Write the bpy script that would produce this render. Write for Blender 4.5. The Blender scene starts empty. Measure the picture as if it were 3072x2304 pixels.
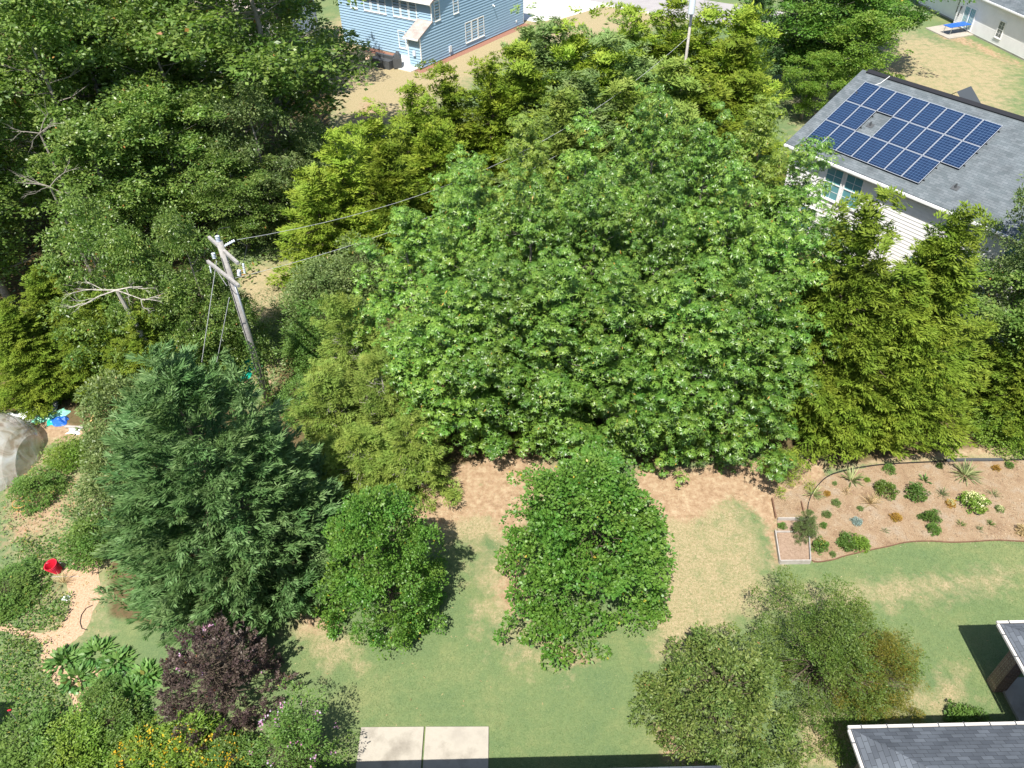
import bpy, math, random
import numpy as np
from math import radians as R, pi, sin, cos
from mathutils import Vector, Matrix

# ------------------------------------------------------------------ camera, sky, sun, exposure
S = bpy.context.scene
COL = S.collection
H = 24.0
TH, RO, F = R(40.9), R(-1.35), 2270.0
cam = bpy.data.objects.new('camera', bpy.data.cameras.new('camera'))
COL.objects.link(cam)
S.camera = cam
fw = Vector((0, cos(TH), -sin(TH))); rt = Vector((1, 0, 0)); up = rt.cross(fw)
rr = rt*cos(RO)+up*sin(RO); uu = -rt*sin(RO)+up*cos(RO)
cam.matrix_world = Matrix(((rr.x, uu.x, -fw.x, 0), (rr.y, uu.y, -fw.y, 0), (rr.z, uu.z, -fw.z, H), (0, 0, 0, 1)))
cam.data.sensor_width = 36
cam.data.lens = 36*F/3072
cam.data.clip_end = 3000
SUN_AZ, SUN_EL = 198, 60
w = bpy.data.worlds.new('World'); S.world = w; w.use_nodes = True
sky = w.node_tree.nodes.new('ShaderNodeTexSky')
sky.sky_type = 'NISHITA'; sky.sun_disc = False
sky.sun_elevation = R(SUN_EL); sky.sun_rotation = R(SUN_AZ)
bg = w.node_tree.nodes['Background']; bg.inputs['Strength'].default_value = 0.1
w.node_tree.links.new(sky.outputs[0], bg.inputs[0])
sun = bpy.data.objects.new('sun', bpy.data.lights.new('sun', 'SUN')); COL.objects.link(sun)
sun.data.energy = 5.0; sun.data.angle = R(0.55); sun.data.color = (1.0, 0.955, 0.88)
sd = Vector((sin(R(SUN_AZ))*cos(R(SUN_EL)), cos(R(SUN_AZ))*cos(R(SUN_EL)), sin(R(SUN_EL))))
sun.rotation_euler = sd.to_track_quat('Z', 'Y').to_euler()
S.view_settings.view_transform = 'Standard'; S.view_settings.look = 'None'
S.view_settings.exposure = 0.76; S.view_settings.gamma = 1
S.render.engine = 'CYCLES'
S.cycles.max_bounces = 6; S.cycles.transparent_max_bounces = 8

def g(px, py, z=0.0):
    """world point at height z that the surveyed photograph pixel (3072x2304) looks at"""
    v = fw+rr*((px-1536)/F)-uu*((py-1152)/F)
    t = (z-H)/v.z
    return Vector((v.x*t, v.y*t, z))

# ------------------------------------------------------------------ helpers
def tag(o, label=None, cat=None, group=None, kind=None):
    if label: o['label'] = label
    if cat: o['category'] = cat
    if group: o['group'] = group
    if kind: o['kind'] = kind
    return o
def empty(name, loc, rz=0, sc=(1, 1, 1)):
    o = bpy.data.objects.new(name, None); COL.objects.link(o)
    o.location = loc; o.rotation_euler = (0, 0, rz); o.scale = sc
    o.empty_display_size = .3
    return o
def link(name, me, parent=None):
    o = bpy.data.objects.new(name, me); COL.objects.link(o)
    if parent: o.parent = parent
    return o
class MB:
    def __init__(s): s.v = []; s.f = []; s.uv = []
    def poly(s, pts, uv=None):
        i = len(s.v); s.v += [tuple(p) for p in pts]; s.f.append(tuple(range(i, i+len(pts))))
        s.uv += uv if uv else [(0, 0)]*len(pts)
        return s
    def box(s, o, a, b, c):
        """box from corner o with edge vectors a,b,c"""
        o, a, b, c = map(Vector, (o, a, b, c))
        if a.cross(b).dot(c) < 0: a, b = b, a
        p = [o, o+a, o+a+b, o+b]; q = [x+c for x in p]
        la, lb, lc = a.length, b.length, c.length
        s.poly([p[3], p[2], p[1], p[0]], [(0, lb), (la, lb), (la, 0), (0, 0)]); s.poly(q, [(0, 0), (la, 0), (la, lb), (0, lb)])
        for k in range(4):
            m = (k+1) % 4; L = la if k % 2 == 0 else lb
            s.poly([p[k], p[m], q[m], q[k]], [(0, 0), (L, 0), (L, lc), (0, lc)])
        return s
    def beam(s, a, b, w, h, upv=(0, 0, 1)):
        a, b = Vector(a), Vector(b); d = (b-a).normalized(); sx = d.cross(Vector(upv)).normalized(); sy = sx.cross(d).normalized()
        return s.box(a-sx*w/2-sy*h/2, b-a, sx*w, sy*h)
    def tube(s, pts, rad, n=6, cap=True):
        pts = [Vector(p) for p in pts]; m = len(pts)
        if not hasattr(rad, '__len__'): rad = [rad]*m
        d0 = (pts[1]-pts[0]).normalized()
        ref = Vector((0, 0, 1)) if abs(d0.z) < .9 else Vector((1, 0, 0))
        base = len(s.v); x = d0.cross(ref).normalized()
        for k in range(m):
            d = (pts[min(k+1, m-1)]-pts[max(k-1, 0)]).normalized()
            x = (x-d*x.dot(d)).normalized(); y = d.cross(x)
            for j in range(n):
                t = 2*pi*j/n; s.v.append(tuple(pts[k]+(x*cos(t)+y*sin(t))*rad[k]))
        for k in range(m-1):
            for j in range(n):
                a = base+k*n+j; b = base+k*n+(j+1) % n
                s.f.append((a, b, b+n, a+n)); s.uv += [(0, 0)]*4
        if cap:
            s.f.append(tuple(base+j for j in reversed(range(n)))); s.uv += [(0, 0)]*n
            s.f.append(tuple(base+(m-1)*n+j for j in range(n))); s.uv += [(0, 0)]*n
        return s
    def lathe(s, c, prof, n=16):
        """prof list of (r,z)"""
        base = len(s.v); c = Vector(c)
        for r, z in prof:
            for j in range(n):
                t = 2*pi*j/n; s.v.append((c.x+r*cos(t), c.y+r*sin(t), c.z+z))
        for k in range(len(prof)-1):
            for j in range(n):
                a = base+k*n+j; b = base+k*n+(j+1) % n
                s.f.append((a, b, b+n, a+n)); s.uv += [(0, 0)]*4
        return s
    def build(s, name, mat, parent=None, smooth=False, bevel=0):
        me = bpy.data.meshes.new(name); me.from_pydata(s.v, [], s.f)
        u = me.uv_layers.new(name='UVMap'); u.data.foreach_set('uv', np.array(s.uv, np.float32).ravel())
        me.materials.append(mat)
        if smooth: me.polygons.foreach_set('use_smooth', [True]*len(me.polygons))
        me.update()
        o = link(name, me, parent)
        if bevel:
            b = o.modifiers.new('b', 'BEVEL'); b.width = bevel; b.segments = 2; b.limit_method = 'ANGLE'
        return o

# ------------------------------------------------------------------ materials
def mat(name, col=(.5, .5, .5), rough=.6, metal=0, spec=.5):
    m = bpy.data.materials.new(name); m.use_nodes = True
    b = m.node_tree.nodes['Principled BSDF']
    b.inputs['Base Color'].default_value = (*col, 1); b.inputs['Roughness'].default_value = rough
    b.inputs['Metallic'].default_value = metal; b.inputs['Specular IOR Level'].default_value = spec
    return m
def N(m, t, **k):
    n = m.node_tree.nodes.new('ShaderNode'+t)
    for a, b in k.items():
        if a in n.inputs: n.inputs[a].default_value = b
        else: setattr(n, a, b)
    return n
def LK(m, a, b): m.node_tree.links.new(a, b)
def ramp(m, stops, fac):
    r = N(m, 'ValToRGB'); e = r.color_ramp.elements
    while len(e) < len(stops): e.new(.5)
    for k, (p, c) in enumerate(stops): e[k].position = p; e[k].color = (*c, 1)
    LK(m, fac, r.inputs[0]); return r
def noisy(name, cols, scale=4, rough=.8, bump=.3, bscale=None, detail=8, metal=0, spec=.3, dist=.02):
    """colour wandering between cols with a noise, plus a fine bump"""
    m = mat(name, cols[0], rough, metal, spec); b = m.node_tree.nodes['Principled BSDF']
    tc = N(m, 'TexCoord'); n = N(m, 'TexNoise', Scale=scale, Detail=detail, Roughness=.65)
    LK(m, tc.outputs['Object'], n.inputs['Vector'])
    k = len(cols)
    r = ramp(m, [(.3+.4*i/(k-1), c) for i, c in enumerate(cols)], n.outputs['Fac'])
    LK(m, r.outputs[0], b.inputs['Base Color'])
    n2 = N(m, 'TexNoise', Scale=bscale or scale*8, Detail=6); LK(m, tc.outputs['Object'], n2.inputs['Vector'])
    bp = N(m, 'Bump', Strength=bump, Distance=dist); LK(m, n2.outputs['Fac'], bp.inputs['Height']); LK(m, bp.outputs[0], b.inputs['Normal'])
    return m
def leafmat(name, stops, rough=.5, trans=.3, objvar=.22, spec=.35, tcol=1.25):
    """each leaf carries a random tint; each plant shifts a little too"""
    m = mat(name, stops[0][1], rough, 0, spec); b = m.node_tree.nodes['Principled BSDF']
    at = N(m, 'Attribute', attribute_name='tint'); oi = N(m, 'ObjectInfo')
    r = ramp(m, stops, at.outputs['Fac'])
    hs = N(m, 'HueSaturation'); mr = N(m, 'MapRange'); mr.inputs['To Min'].default_value = 1-objvar; mr.inputs['To Max'].default_value = 1+objvar
    LK(m, oi.outputs['Random'], mr.inputs['Value']); LK(m, mr.outputs[0], hs.inputs['Value'])
    tc = N(m, 'TexCoord'); nn = N(m, 'TexNoise', Scale=.9, Detail=2); LK(m, tc.outputs['Object'], nn.inputs['Vector'])
    m2 = N(m, 'MapRange'); m2.inputs['From Min'].default_value = .3; m2.inputs['From Max'].default_value = .7
    m2.inputs['To Min'].default_value = .48; m2.inputs['To Max'].default_value = .515
    LK(m, nn.outputs['Fac'], m2.inputs['Value']); LK(m, m2.outputs[0], hs.inputs['Hue'])
    LK(m, r.outputs[0], hs.inputs['Color']); LK(m, hs.outputs[0], b.inputs['Base Color'])
    t = N(m, 'BsdfTranslucent'); mx = N(m, 'MixShader'); mx.inputs[0].default_value = trans
    tg = N(m, 'Mix', data_type='RGBA', blend_type='MULTIPLY'); tg.inputs[0].default_value = 1
    tg.inputs[7].default_value = (tcol, tcol*1.15, tcol*.5, 1)
    LK(m, hs.outputs[0], tg.inputs[6]); LK(m, tg.outputs[2], t.inputs['Color'])
    LK(m, b.outputs[0], mx.inputs[1]); LK(m, t.outputs[0], mx.inputs[2])
    LK(m, mx.outputs[0], m.node_tree.nodes['Material Output'].inputs['Surface'])
    return m
def greens(a, b, c, acc=None, fr=.97):
    return [(0, a), (.5, b), (.93, c), (.97, acc if acc else c)]
ML = dict(
 gum=leafmat('gum_leaf', greens((.06, .14, .02), (.11, .22, .03), (.2, .33, .055), (.45, .3, .06), .997), .4, .22, .22, .5),
 gumy=leafmat('gum_leaf_pale', greens((.12, .19, .03), (.2, .29, .045), (.27, .36, .07), (.5, .28, .06), .98), .45, .32, .1),
 oak=leafmat('broad_leaf', greens((.085, .15, .03), (.145, .235, .05), (.26, .36, .09), (.45, .22, .07), .992), .38, .38, .18, .5),
 grey=leafmat('greygreen_leaf', greens((.095, .15, .045), (.145, .21, .065), (.21, .28, .1), (.34, .24, .09), .99), .45, .28, .15),
 cedar=leafmat('cedar_scale', greens((.1, .155, .012), (.165, .235, .02), (.245, .31, .04)), .65, .22, .15, .2),
 cedard=leafmat('cedar_scale_olive', greens((.085, .135, .012), (.14, .205, .02), (.22, .3, .038)), .65, .2, .1, .2),
 cedary=leafmat('cedar_scale_yellow', greens((.145, .225, .02), (.23, .32, .035), (.31, .4, .06)), .65, .25, .18, .2),
 pale=leafmat('cedar_scale_pale', greens((.14, .21, .035), (.21, .3, .055), (.29, .37, .085), (.32, .26, .16), .975), .65, .25, .14, .2),
 blue=leafmat('cedar_scale_blue', greens((.12, .19, .055), (.18, .27, .085), (.25, .34, .12)), .65, .22, .14, .2),
 ley=leafmat('cypress_scale', greens((.055, .12, .034), (.1, .19, .058), (.2, .31, .125)), .55, .2, .1, .25),
 maple=leafmat('maple_leaf', greens((.06, .15, .02), (.1, .215, .03), (.155, .285, .05), (.45, .36, .05), .995), .42, .3, .1),
 olive=leafmat('olive_leaf', greens((.065, .11, .02), (.11, .165, .034), (.2, .25, .065), (.32, .16, .07), .99), .48, .25, .08, .3),
 dark=leafmat('dark_leaf', greens((.055, .1, .014), (.09, .15, .022), (.15, .215, .04)), .5, .25, .1),
 amber=leafmat('amber_leaf', greens((.085, .11, .014), (.15, .16, .02), (.26, .21, .03)), .5, .3, .1),
 purple=leafmat('purple_leaf', greens((.055, .032, .034), (.095, .065, .058), (.16, .13, .095), (.2, .08, .03), .98), .5, .15, .1),
 bush=leafmat('bush_leaf', greens((.06, .125, .02), (.1, .19, .035), (.15, .26, .055), (.3, .28, .06), .98), .5, .3, .15),
 bright=leafmat('bright_leaf', greens((.09, .17, .02), (.15, .26, .03), (.22, .33, .06)), .5, .3, .15),
 weed=leafmat('weed_leaf', greens((.09, .15, .04), (.14, .21, .06), (.2, .27, .09), (.38, .22, .1), .94), .6, .3, .2),
 yellow=leafmat('yellow_petal', greens((.5, .35, .01), (.65, .45, .015), (.75, .55, .03)), .5, .3, .1, tcol=1),
 pink=leafmat('pink_petal', greens((.45, .18, .3), (.55, .28, .42), (.5, .4, .55)), .5, .3, .1, tcol=1),
 cream=leafmat('cream_petal', greens((.45, .5, .2), (.6, .6, .28), (.7, .68, .4)), .5, .2, .1, tcol=1),
 lav=leafmat('silvery_leaf', greens((.16, .22, .2), (.22, .3, .28), (.3, .38, .36)), .6, .2, .05),
 rust=leafmat('rusty_leaf', greens((.22, .12, .02), (.34, .2, .03), (.42, .28, .05)), .6, .2, .1),
 yucca=leafmat('yucca_blade', greens((.12, .17, .06), (.22, .27, .1), (.36, .38, .18), (.35, .25, .1), .95), .5, .15, .1),
 hosta=leafmat('strap_leaf', greens((.07, .17, .04), (.12, .25, .06), (.18, .33, .09), (.3, .3, .08), .97), .4, .3, .1),
 straw=leafmat('straw_blade', greens((.3, .22, .1), (.42, .32, .16), (.5, .4, .22)), .7, .2, .1),
 grass=leafmat('grass_blade', greens((.085, .155, .06), (.14, .205, .08), (.22, .26, .11), (.45, .38, .2), .88), .6, .3, .05),
)
BARK = noisy('bark', [(.07, .05, .035), (.16, .125, .09)], 6, .9, .8, 30)
GBARK = noisy('grey_bark', [(.16, .14, .115), (.32, .29, .25)], 6, .9, .8, 30)
DEAD = noisy('dead_wood', [(.3, .27, .23), (.5, .46, .41)], 8, .9, .4, 30)
WHITE = noisy('white_paint', [(.74, .74, .72), (.82, .82, .8)], 3, .5, .05, 20)
SIDEW = noisy('white_siding', [(.74, .73, .71), (.82, .81, .79)], 1.2, .55, .04, 20)
SIDEB = noisy('blue_siding', [(.29, .43, .56), (.32, .47, .6)], 1.0, .55, .04, 20)
GLASS = mat('window_glass', (.12, .3, .33), .08, 0, .9)
GLASS2 = mat('window_glass_dark', (.12, .14, .14), .08, 0, .8)
CONC = noisy('concrete', [(.25, .225, .185), (.4, .365, .305), (.32, .29, .245)], .9, .9, .2, 40, 12)
CONCW = noisy('pale_concrete', [(.62, .6, .56), (.7, .68, .64)], .6, .9, .1, 30)
ASPH = noisy('asphalt', [(.3, .28, .28), (.36, .34, .33)], .8, .9, .1, 20)
WOOD = noisy('weathered_wood', [(.22, .21, .195), (.4, .38, .36)], 9, .85, .5, 40)
PLANK = noisy('raised_bed_board', [(.32, .29, .26), (.46, .43, .4)], 4, .8, .2, 30)
RUSTB = noisy('brown_board', [(.14, .08, .05), (.24, .14, .09)], 6, .9, .2, 30)
BLACK = mat('black_plastic', (.02, .02, .022), .45)
DGREY = mat('dark_grey_cover', (.07, .075, .08), .55)
METAL = mat('galvanised_metal', (.5, .5, .5), .35, .8)
CERAM = mat('grey_porcelain', (.62, .66, .72), .2, 0, .6)
RED = mat('red_plastic', (.6, .02, .045), .35)
TEAL = mat('teal_sheeting', (.01, .42, .3), .4)
BLUEP = mat('blue_plastic', (.02, .12, .5), .4)
TRASH = mat('white_plastic', (.75, .76, .78), .4)
BRICKM = mat('brick', (.2, .1, .07), .9)
_m = BRICKM; _b = N(_m, 'TexBrick', Scale=1, **{'Brick Width': .22, 'Row Height': .075, 'Mortar Size': .008}); _u = N(_m, 'UVMap')
_b.inputs['Color1'].default_value = (.23, .14, .1, 1); _b.inputs['Color2'].default_value = (.14, .08, .06, 1); _b.inputs['Mortar'].default_value = (.35, .32, .28, 1)
LK(_m, _u.outputs[0], _b.inputs['Vector']); LK(_m, _b.outputs[0], _m.node_tree.nodes['Principled BSDF'].inputs['Base Color'])
def shingle(name, c1, c2, c3):
    m = mat(name, c1, .92, 0, .2); b = m.node_tree.nodes['Principled BSDF']; u = N(m, 'UVMap')
    br = N(m, 'TexBrick', Scale=1, **{'Brick Width': .32, 'Row Height': .14, 'Mortar Size': .006, 'Bias': .1})
    br.inputs['Color1'].default_value = (*c1, 1); br.inputs['Color2'].default_value = (*c2, 1); br.inputs['Mortar'].default_value = (*c3, 1)
    LK(m, u.outputs[0], br.inputs['Vector'])
    n = N(m, 'TexNoise', Scale=1.3, Detail=5); LK(m, u.outputs[0], n.inputs['Vector'])
    r = ramp(m, [(.3, (.8, .8, .8)), (.7, (1.15, 1.15, 1.15))], n.outputs['Fac'])
    mx = N(m, 'Mix', data_type='RGBA', blend_type='MULTIPLY'); mx.inputs[0].default_value = 1
    LK(m, br.outputs[0], mx.inputs[6]); LK(m, r.outputs[0], mx.inputs[7]); LK(m, mx.outputs[2], b.inputs['Base Color'])
    n3 = N(m, 'TexNoise', Scale=60, Detail=2); LK(m, u.outputs[0], n3.inputs['Vector'])
    bp = N(m, 'Bump', Strength=.35, Distance=.01); LK(m, n3.outputs[0], bp.inputs['Height']); LK(m, bp.outputs[0], b.inputs['Normal'])
    return m
SHG = shingle('grey_shingles', (.1, .12, .13), (.145, .165, .178), (.06, .07, .08))
SHD = shingle('charcoal_shingles', (.075, .085, .1), (.125, .14, .16), (.04, .045, .05))
SHT = shingle('tan_shingles', (.36, .31, .28), (.43, .37, .34), (.25, .21, .19))
PFR = mat('anodised_frame', (.55, .58, .62), .4, .3)
PANEL = mat('solar_cells', (.015, .04, .1), .3, 0, .35)
_m = PANEL; _u = N(_m, 'UVMap'); _b = N(_m, 'TexBrick', offset=0.0, Scale=1, **{'Brick Width': 1/6, 'Row Height': 1/10, 'Mortar Size': .006, 'Mortar Smooth': .3})
_b.inputs['Color1'].default_value = (.008, .02, .055, 1); _b.inputs['Color2'].default_value = (.012, .03, .075, 1); _b.inputs['Mortar'].default_value = (.09, .15, .26, 1)
LK(_m, _u.outputs[0], _b.inputs['Vector']); LK(_m, _b.outputs[0], _m.node_tree.nodes['Principled BSDF'].inputs['Base Color'])

# ------------------------------------------------------------------ ground
def sdist(px, py, poly):
    """signed distance to polygon, positive inside"""
    P = np.array([(p[0], p[1]) for p in poly]); n = len(P)
    d = np.full(px.shape, 1e9); ins = np.zeros(px.shape, bool)
    for i in range(n):
        a, b = P[i], P[(i+1) % n]; e = b-a; wx, wy = px-a[0], py-a[1]
        t = np.clip((wx*e[0]+wy*e[1])/(e@e+1e-12), 0, 1)
        d = np.minimum(d, np.hypot(wx-e[0]*t, wy-e[1]*t))
        c = (a[1] > py) != (b[1] > py)
        with np.errstate(divide='ignore', invalid='ignore'):
            ins ^= c & (px < (b[0]-a[0])*(py-a[1])/(b[1]-a[1]+1e-12)+a[0])
    return np.where(ins, d, -d)
def pg(pts, z=0): return [g(x, y, z) for x, y in pts]
def soft(X, Y, pts, wd): return np.clip(.5+sdist(X, Y, pg(pts))/(2*wd), 0, 1)
CLAY = [([(1210, 1570), (1270, 1400), (1420, 1350), (1560, 1350), (1700, 1400), (1580, 1600), (1550, 1640), (1500, 1600), (1450, 1550), (1330, 1590)], .5, .8),
        ([(1500, 1560), (1580, 1620), (1600, 1850), (1530, 1860), (1470, 1790), (1500, 1700)], .5, .72),
        ([(1900, 1540), (1900, 1400), (2100, 1400), (2290, 1370), (2480, 1370), (2480, 1440), (2345, 1500), (2345, 1700), (2318, 1700), (2290, 1560), (2200, 1490), (2060, 1570)], .45, .95),
        ([(2420, 1340), (3072, 1300), (3072, 1370), (2480, 1420)], .6, .6),
        ([(1960, 2160), (2060, 2170), (2120, 2304), (1990, 2304)], .5, .8),
        ([(1640, 1890), (1780, 1960), (1830, 2000), (1700, 2010), (1600, 1930)], .3, .6),
        ([(1090, 300), (1160, 330), (1150, 400), (1060, 380)], .8, .9),
        ([(2840, 60), (2900, 110), (3072, 190), (3072, 215), (2900, 140), (2800, 110)], .8, .7),
        ([(300, 1180), (60, 1180), (60, 1330), (300, 1340)], .8, .8),
        ([(0, 1400), (230, 1380), (240, 1560), (0, 1660)], 1.0, .7),
        ([(880, 1800), (960, 1790), (1000, 1900), (900, 1900)], .5, .75),
        ([(700, 1040), (900, 1040), (900, 1180), (700, 1180)], .8, .5)]
DRY = [([(1980, 1500), (2200, 1470), (2290, 1580), (2330, 1760), (2480, 1760), (2700, 1720), (3072, 1700), (3072, 1760), (2600, 1850), (2300, 1860), (2100, 1960), (2000, 1960), (1990, 1750)], .9, .68),
       ([(1960, 1480), (2120, 1480), (2130, 1800), (2060, 2000), (1960, 1960)], .7, .85),
       ([(1380, 1620), (1560, 1620), (1700, 2030), (1560, 2020), (1400, 1900)], 1.1, .55),
       ([(1200, 1500), (1560, 1440), (1560, 1640), (1200, 1640)], .8, .75),
       ([(2400, 2130), (2640, 2140), (2600, 2304), (2380, 2304)], .6, .85),
       ([(2900, 1980), (2960, 2180), (2560, 2180), (2600, 2100)], .7, .6),
       ([(2480, 1300), (3072, 1280), (3072, 1390), (2480, 1400)], .6, .8),
       ([(900, 1780), (1000, 1790), (1130, 2020), (960, 2020), (850, 1900)], .6, .6),
       ([(680, 2160), (760, 2100), (780, 2200), (700, 2304)], .6, .6),
       ([(900, 100), (1300, -60), (1900, -60), (2100, 60), (1560, 160), (1300, 330), (1000, 460)], 3, .82),
       ([(2700, 80), (3072, 190), (3072, 420), (2400, 420), (2350, 300)], 2.5, .66),
       ([(700, 800), (950, 760), (950, 860), (760, 1010), (720, 1010)], .8, .75),
       ([(0, 1330), (420, 1300), (420, 1700), (300, 1980), (0, 2000)], 1.2, .5)]
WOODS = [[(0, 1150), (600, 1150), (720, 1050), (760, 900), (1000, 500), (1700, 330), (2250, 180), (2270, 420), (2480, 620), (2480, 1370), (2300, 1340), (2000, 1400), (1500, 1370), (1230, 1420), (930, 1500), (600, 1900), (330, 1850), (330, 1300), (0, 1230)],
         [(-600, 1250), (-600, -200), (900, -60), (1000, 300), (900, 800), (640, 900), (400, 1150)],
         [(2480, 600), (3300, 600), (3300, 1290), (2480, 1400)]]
xs = np.concatenate([[-900, -500, -250, -150, -100, -70], np.arange(-50, -30, 1.), np.arange(-30, 26, .2), np.arange(26, 60, 1.), [60, 80, 110, 160, 260, 500, 900]])
ys = np.concatenate([[-600, -200, -60, -20, 0, 4], np.arange(7, 36, .2), np.arange(36, 100, .8), [100, 110, 125, 150, 200, 300, 500, 900, 2000]])
GX, GY = np.meshgrid(xs, ys)
def build_ground():
    ny, nx = GX.shape
    clay = np.zeros(GX.shape); dry = np.zeros(GX.shape); lit = np.zeros(GX.shape)
    for p, wd, a in CLAY: clay = np.maximum(clay, a*soft(GX, GY, p, wd))
    for p, wd, a in DRY: dry = np.maximum(dry, a*soft(GX, GY, p, wd))
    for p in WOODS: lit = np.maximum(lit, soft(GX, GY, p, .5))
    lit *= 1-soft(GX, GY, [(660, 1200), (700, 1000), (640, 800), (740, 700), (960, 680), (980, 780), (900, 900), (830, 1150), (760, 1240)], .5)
    me = bpy.data.meshes.new('ground')
    v = np.stack([GX, GY, np.zeros_like(GX)], -1).reshape(-1, 3)
    i = np.arange(ny*nx).reshape(ny, nx)
    f = np.stack([i[:-1, :-1], i[:-1, 1:], i[1:, 1:], i[1:, :-1]], -1).reshape(-1, 4)
    me.from_pydata(v.tolist(), [], f.tolist())
    c = me.color_attributes.new('soil', 'FLOAT_COLOR', 'POINT')
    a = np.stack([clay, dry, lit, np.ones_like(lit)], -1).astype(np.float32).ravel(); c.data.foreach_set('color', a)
    m = mat('lawn_and_soil', (.1, .15, .05), .95, 0, .15); b = m.node_tree.nodes['Principled BSDF']
    tc = N(m, 'TexCoord'); at = N(m, 'Attribute', attribute_name='soil'); sp = N(m, 'SeparateColor'); LK(m, at.outputs['Color'], sp.inputs[0])
    def nz(s, d=6, r=.6):
        n = N(m, 'TexNoise', Scale=s, Detail=d, Roughness=r); LK(m, tc.outputs['Object'], n.inputs['Vector']); return n.outputs['Fac']
    def mixc(fac, a, b_):
        x = N(m, 'Mix', data_type='RGBA'); LK(m, fac, x.inputs[0]); LK(m, a, x.inputs[6]); LK(m, b_, x.inputs[7]); return x.outputs[2]
    def thr(maskout, noise, gain=3.0, amp=.9):
        # mask pushed by noise so that borders break up
        a1 = N(m, 'Math', operation='MULTIPLY_ADD'); LK(m, noise, a1.inputs[0]); a1.inputs[1].default_value = amp; a1.inputs[2].default_value = -amp/2-.5
        a2 = N(m, 'Math', operation='ADD'); LK(m, maskout, a2.inputs[0]); LK(m, a1.outputs[0], a2.inputs[1])
        a3 = N(m, 'Math', operation='MULTIPLY_ADD', use_clamp=True); LK(m, a2.outputs[0], a3.inputs[0]); a3.inputs[1].default_value = gain; a3.inputs[2].default_value = .5
        return a3.outputs[0]
    g1 = ramp(m, [(.36, (.088, .148, .062)), (.5, (.13, .182, .07)), (.64, (.22, .228, .095))], nz(.3, 7, .7)).outputs[0]
    g2 = ramp(m, [(.35, (.075, .135, .055)), (.65, (.22, .255, .12))], nz(20, 10, .85)).outputs[0]
    grass = N(m, 'Mix', data_type='RGBA'); grass.inputs[0].default_value = .45; LK(m, g1, grass.inputs[6]); LK(m, g2, grass.inputs[7])
    gm = ramp(m, [(.32, (.72, .76, .72)), (.5, (1, 1, 1)), (.7, (1.3, 1.22, 1.15))], nz(5, 10, .85)).outputs[0]
    gx = N(m, 'Mix', data_type='RGBA', blend_type='MULTIPLY'); gx.inputs[0].default_value = .8; LK(m, grass.outputs[2], gx.inputs[6]); LK(m, gm, gx.inputs[7]); grass = gx
    dryc = ramp(m, [(.3, (.2, .185, .085)), (.5, (.33, .27, .155)), (.7, (.46, .36, .235))], nz(9, 8, .75)).outputs[0]
    clayc = ramp(m, [(.3, (.22, .14, .08)), (.5, (.34, .235, .145)), (.66, (.43, .34, .22))], nz(3.5, 9, .7)).outputs[0]
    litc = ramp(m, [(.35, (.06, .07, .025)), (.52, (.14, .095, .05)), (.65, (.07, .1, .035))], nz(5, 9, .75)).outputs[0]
    c1 = mixc(thr(sp.outputs[1], nz(1.6, 7, .7), 2.2, 1.5), grass.outputs[2], dryc)
    c2 = mixc(thr(sp.outputs[0], nz(2.6, 7, .7), 3.0, 1.3), c1, clayc)
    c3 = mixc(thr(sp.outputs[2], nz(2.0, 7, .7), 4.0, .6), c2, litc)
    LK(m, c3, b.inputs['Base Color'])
    bp = N(m, 'Bump', Strength=.6, Distance=.03); LK(m, nz(22, 8, .8), bp.inputs['Height']); LK(m, bp.outputs[0], b.inputs['Normal'])
    me.materials.append(m); me.update()
    tag(link('ground', me), kind='structure')
    return clay, dry, lit
clayM, dryM, litM = build_ground()
def flat(name, pts, z, m, kind='structure', thick=0, sub=1, jit=0, seed=0):
    """sheet at height z with an optionally roughened outline"""
    rng = random.Random(seed); q = []
    for k in range(len(pts)):
        a, b = Vector(pts[k]), Vector(pts[(k+1) % len(pts)])
        for j in range(sub):
            p = a.lerp(b, j/sub)+Vector((rng.uniform(-jit, jit), rng.uniform(-jit, jit), 0)); p.z = z; q.append(p)
    mb = MB()
    if thick:
        lo = [p-Vector((0, 0, thick)) for p in q]
        ar = sum(q[i].x*q[(i+1) % len(q)].y-q[(i+1) % len(q)].x*q[i].y for i in range(len(q)))
        if ar < 0: q.reverse(); lo.reverse()
        mb.poly(q)
        for k in range(len(q)): n = (k+1) % len(q); mb.poly([lo[k], lo[n], q[n], q[k]])
    else: mb.poly(q)
    o = mb.build(name, m)
    tag(o, kind=kind); return o
SOIL = noisy('bed_soil', [(.215, .14, .085), (.295, .21, .13), (.31, .255, .19)], 1.5, .95, .7, 45, 10)
_n = N(SOIL, 'TexNoise', Scale=28, Detail=6, Roughness=.8); _t = N(SOIL, 'TexCoord'); LK(SOIL, _t.outputs['Object'], _n.inputs['Vector'])
_r = ramp(SOIL, [(.36, (.55, .5, .45)), (.5, (1, 1, 1)), (.64, (1.25, 1.25, 1.25))], _n.outputs['Fac'])
_x = N(SOIL, 'Mix', data_type='RGBA', blend_type='MULTIPLY'); _x.inputs[0].default_value = 1
_pb = SOIL.node_tree.nodes['Principled BSDF']; _src = _pb.inputs['Base Color'].links[0].from_socket
LK(SOIL, _src, _x.inputs[6]); LK(SOIL, _r.outputs[0], _x.inputs[7]); LK(SOIL, _x.outputs[2], _pb.inputs['Base Color'])
CHIPS = noisy('wood_chips', [(.3, .19, .11), (.46, .31, .2), (.58, .42, .29)], 16, .95, .9, 40, 10)
def c6(x, y): return 1972+x/2.011, 1000+y/2.011      # survey sheet of the planting bed
EDGE_LO = [c6(*p) for p in [(922, 1368), (965, 1382), (1060, 1368), (1130, 1345), (1230, 1322), (1320, 1302), (1400, 1286), (1500, 1263), (1640, 1256), (1770, 1263), (1900, 1259), (2050, 1251), (2212, 1258), (2500, 1262)]]
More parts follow.
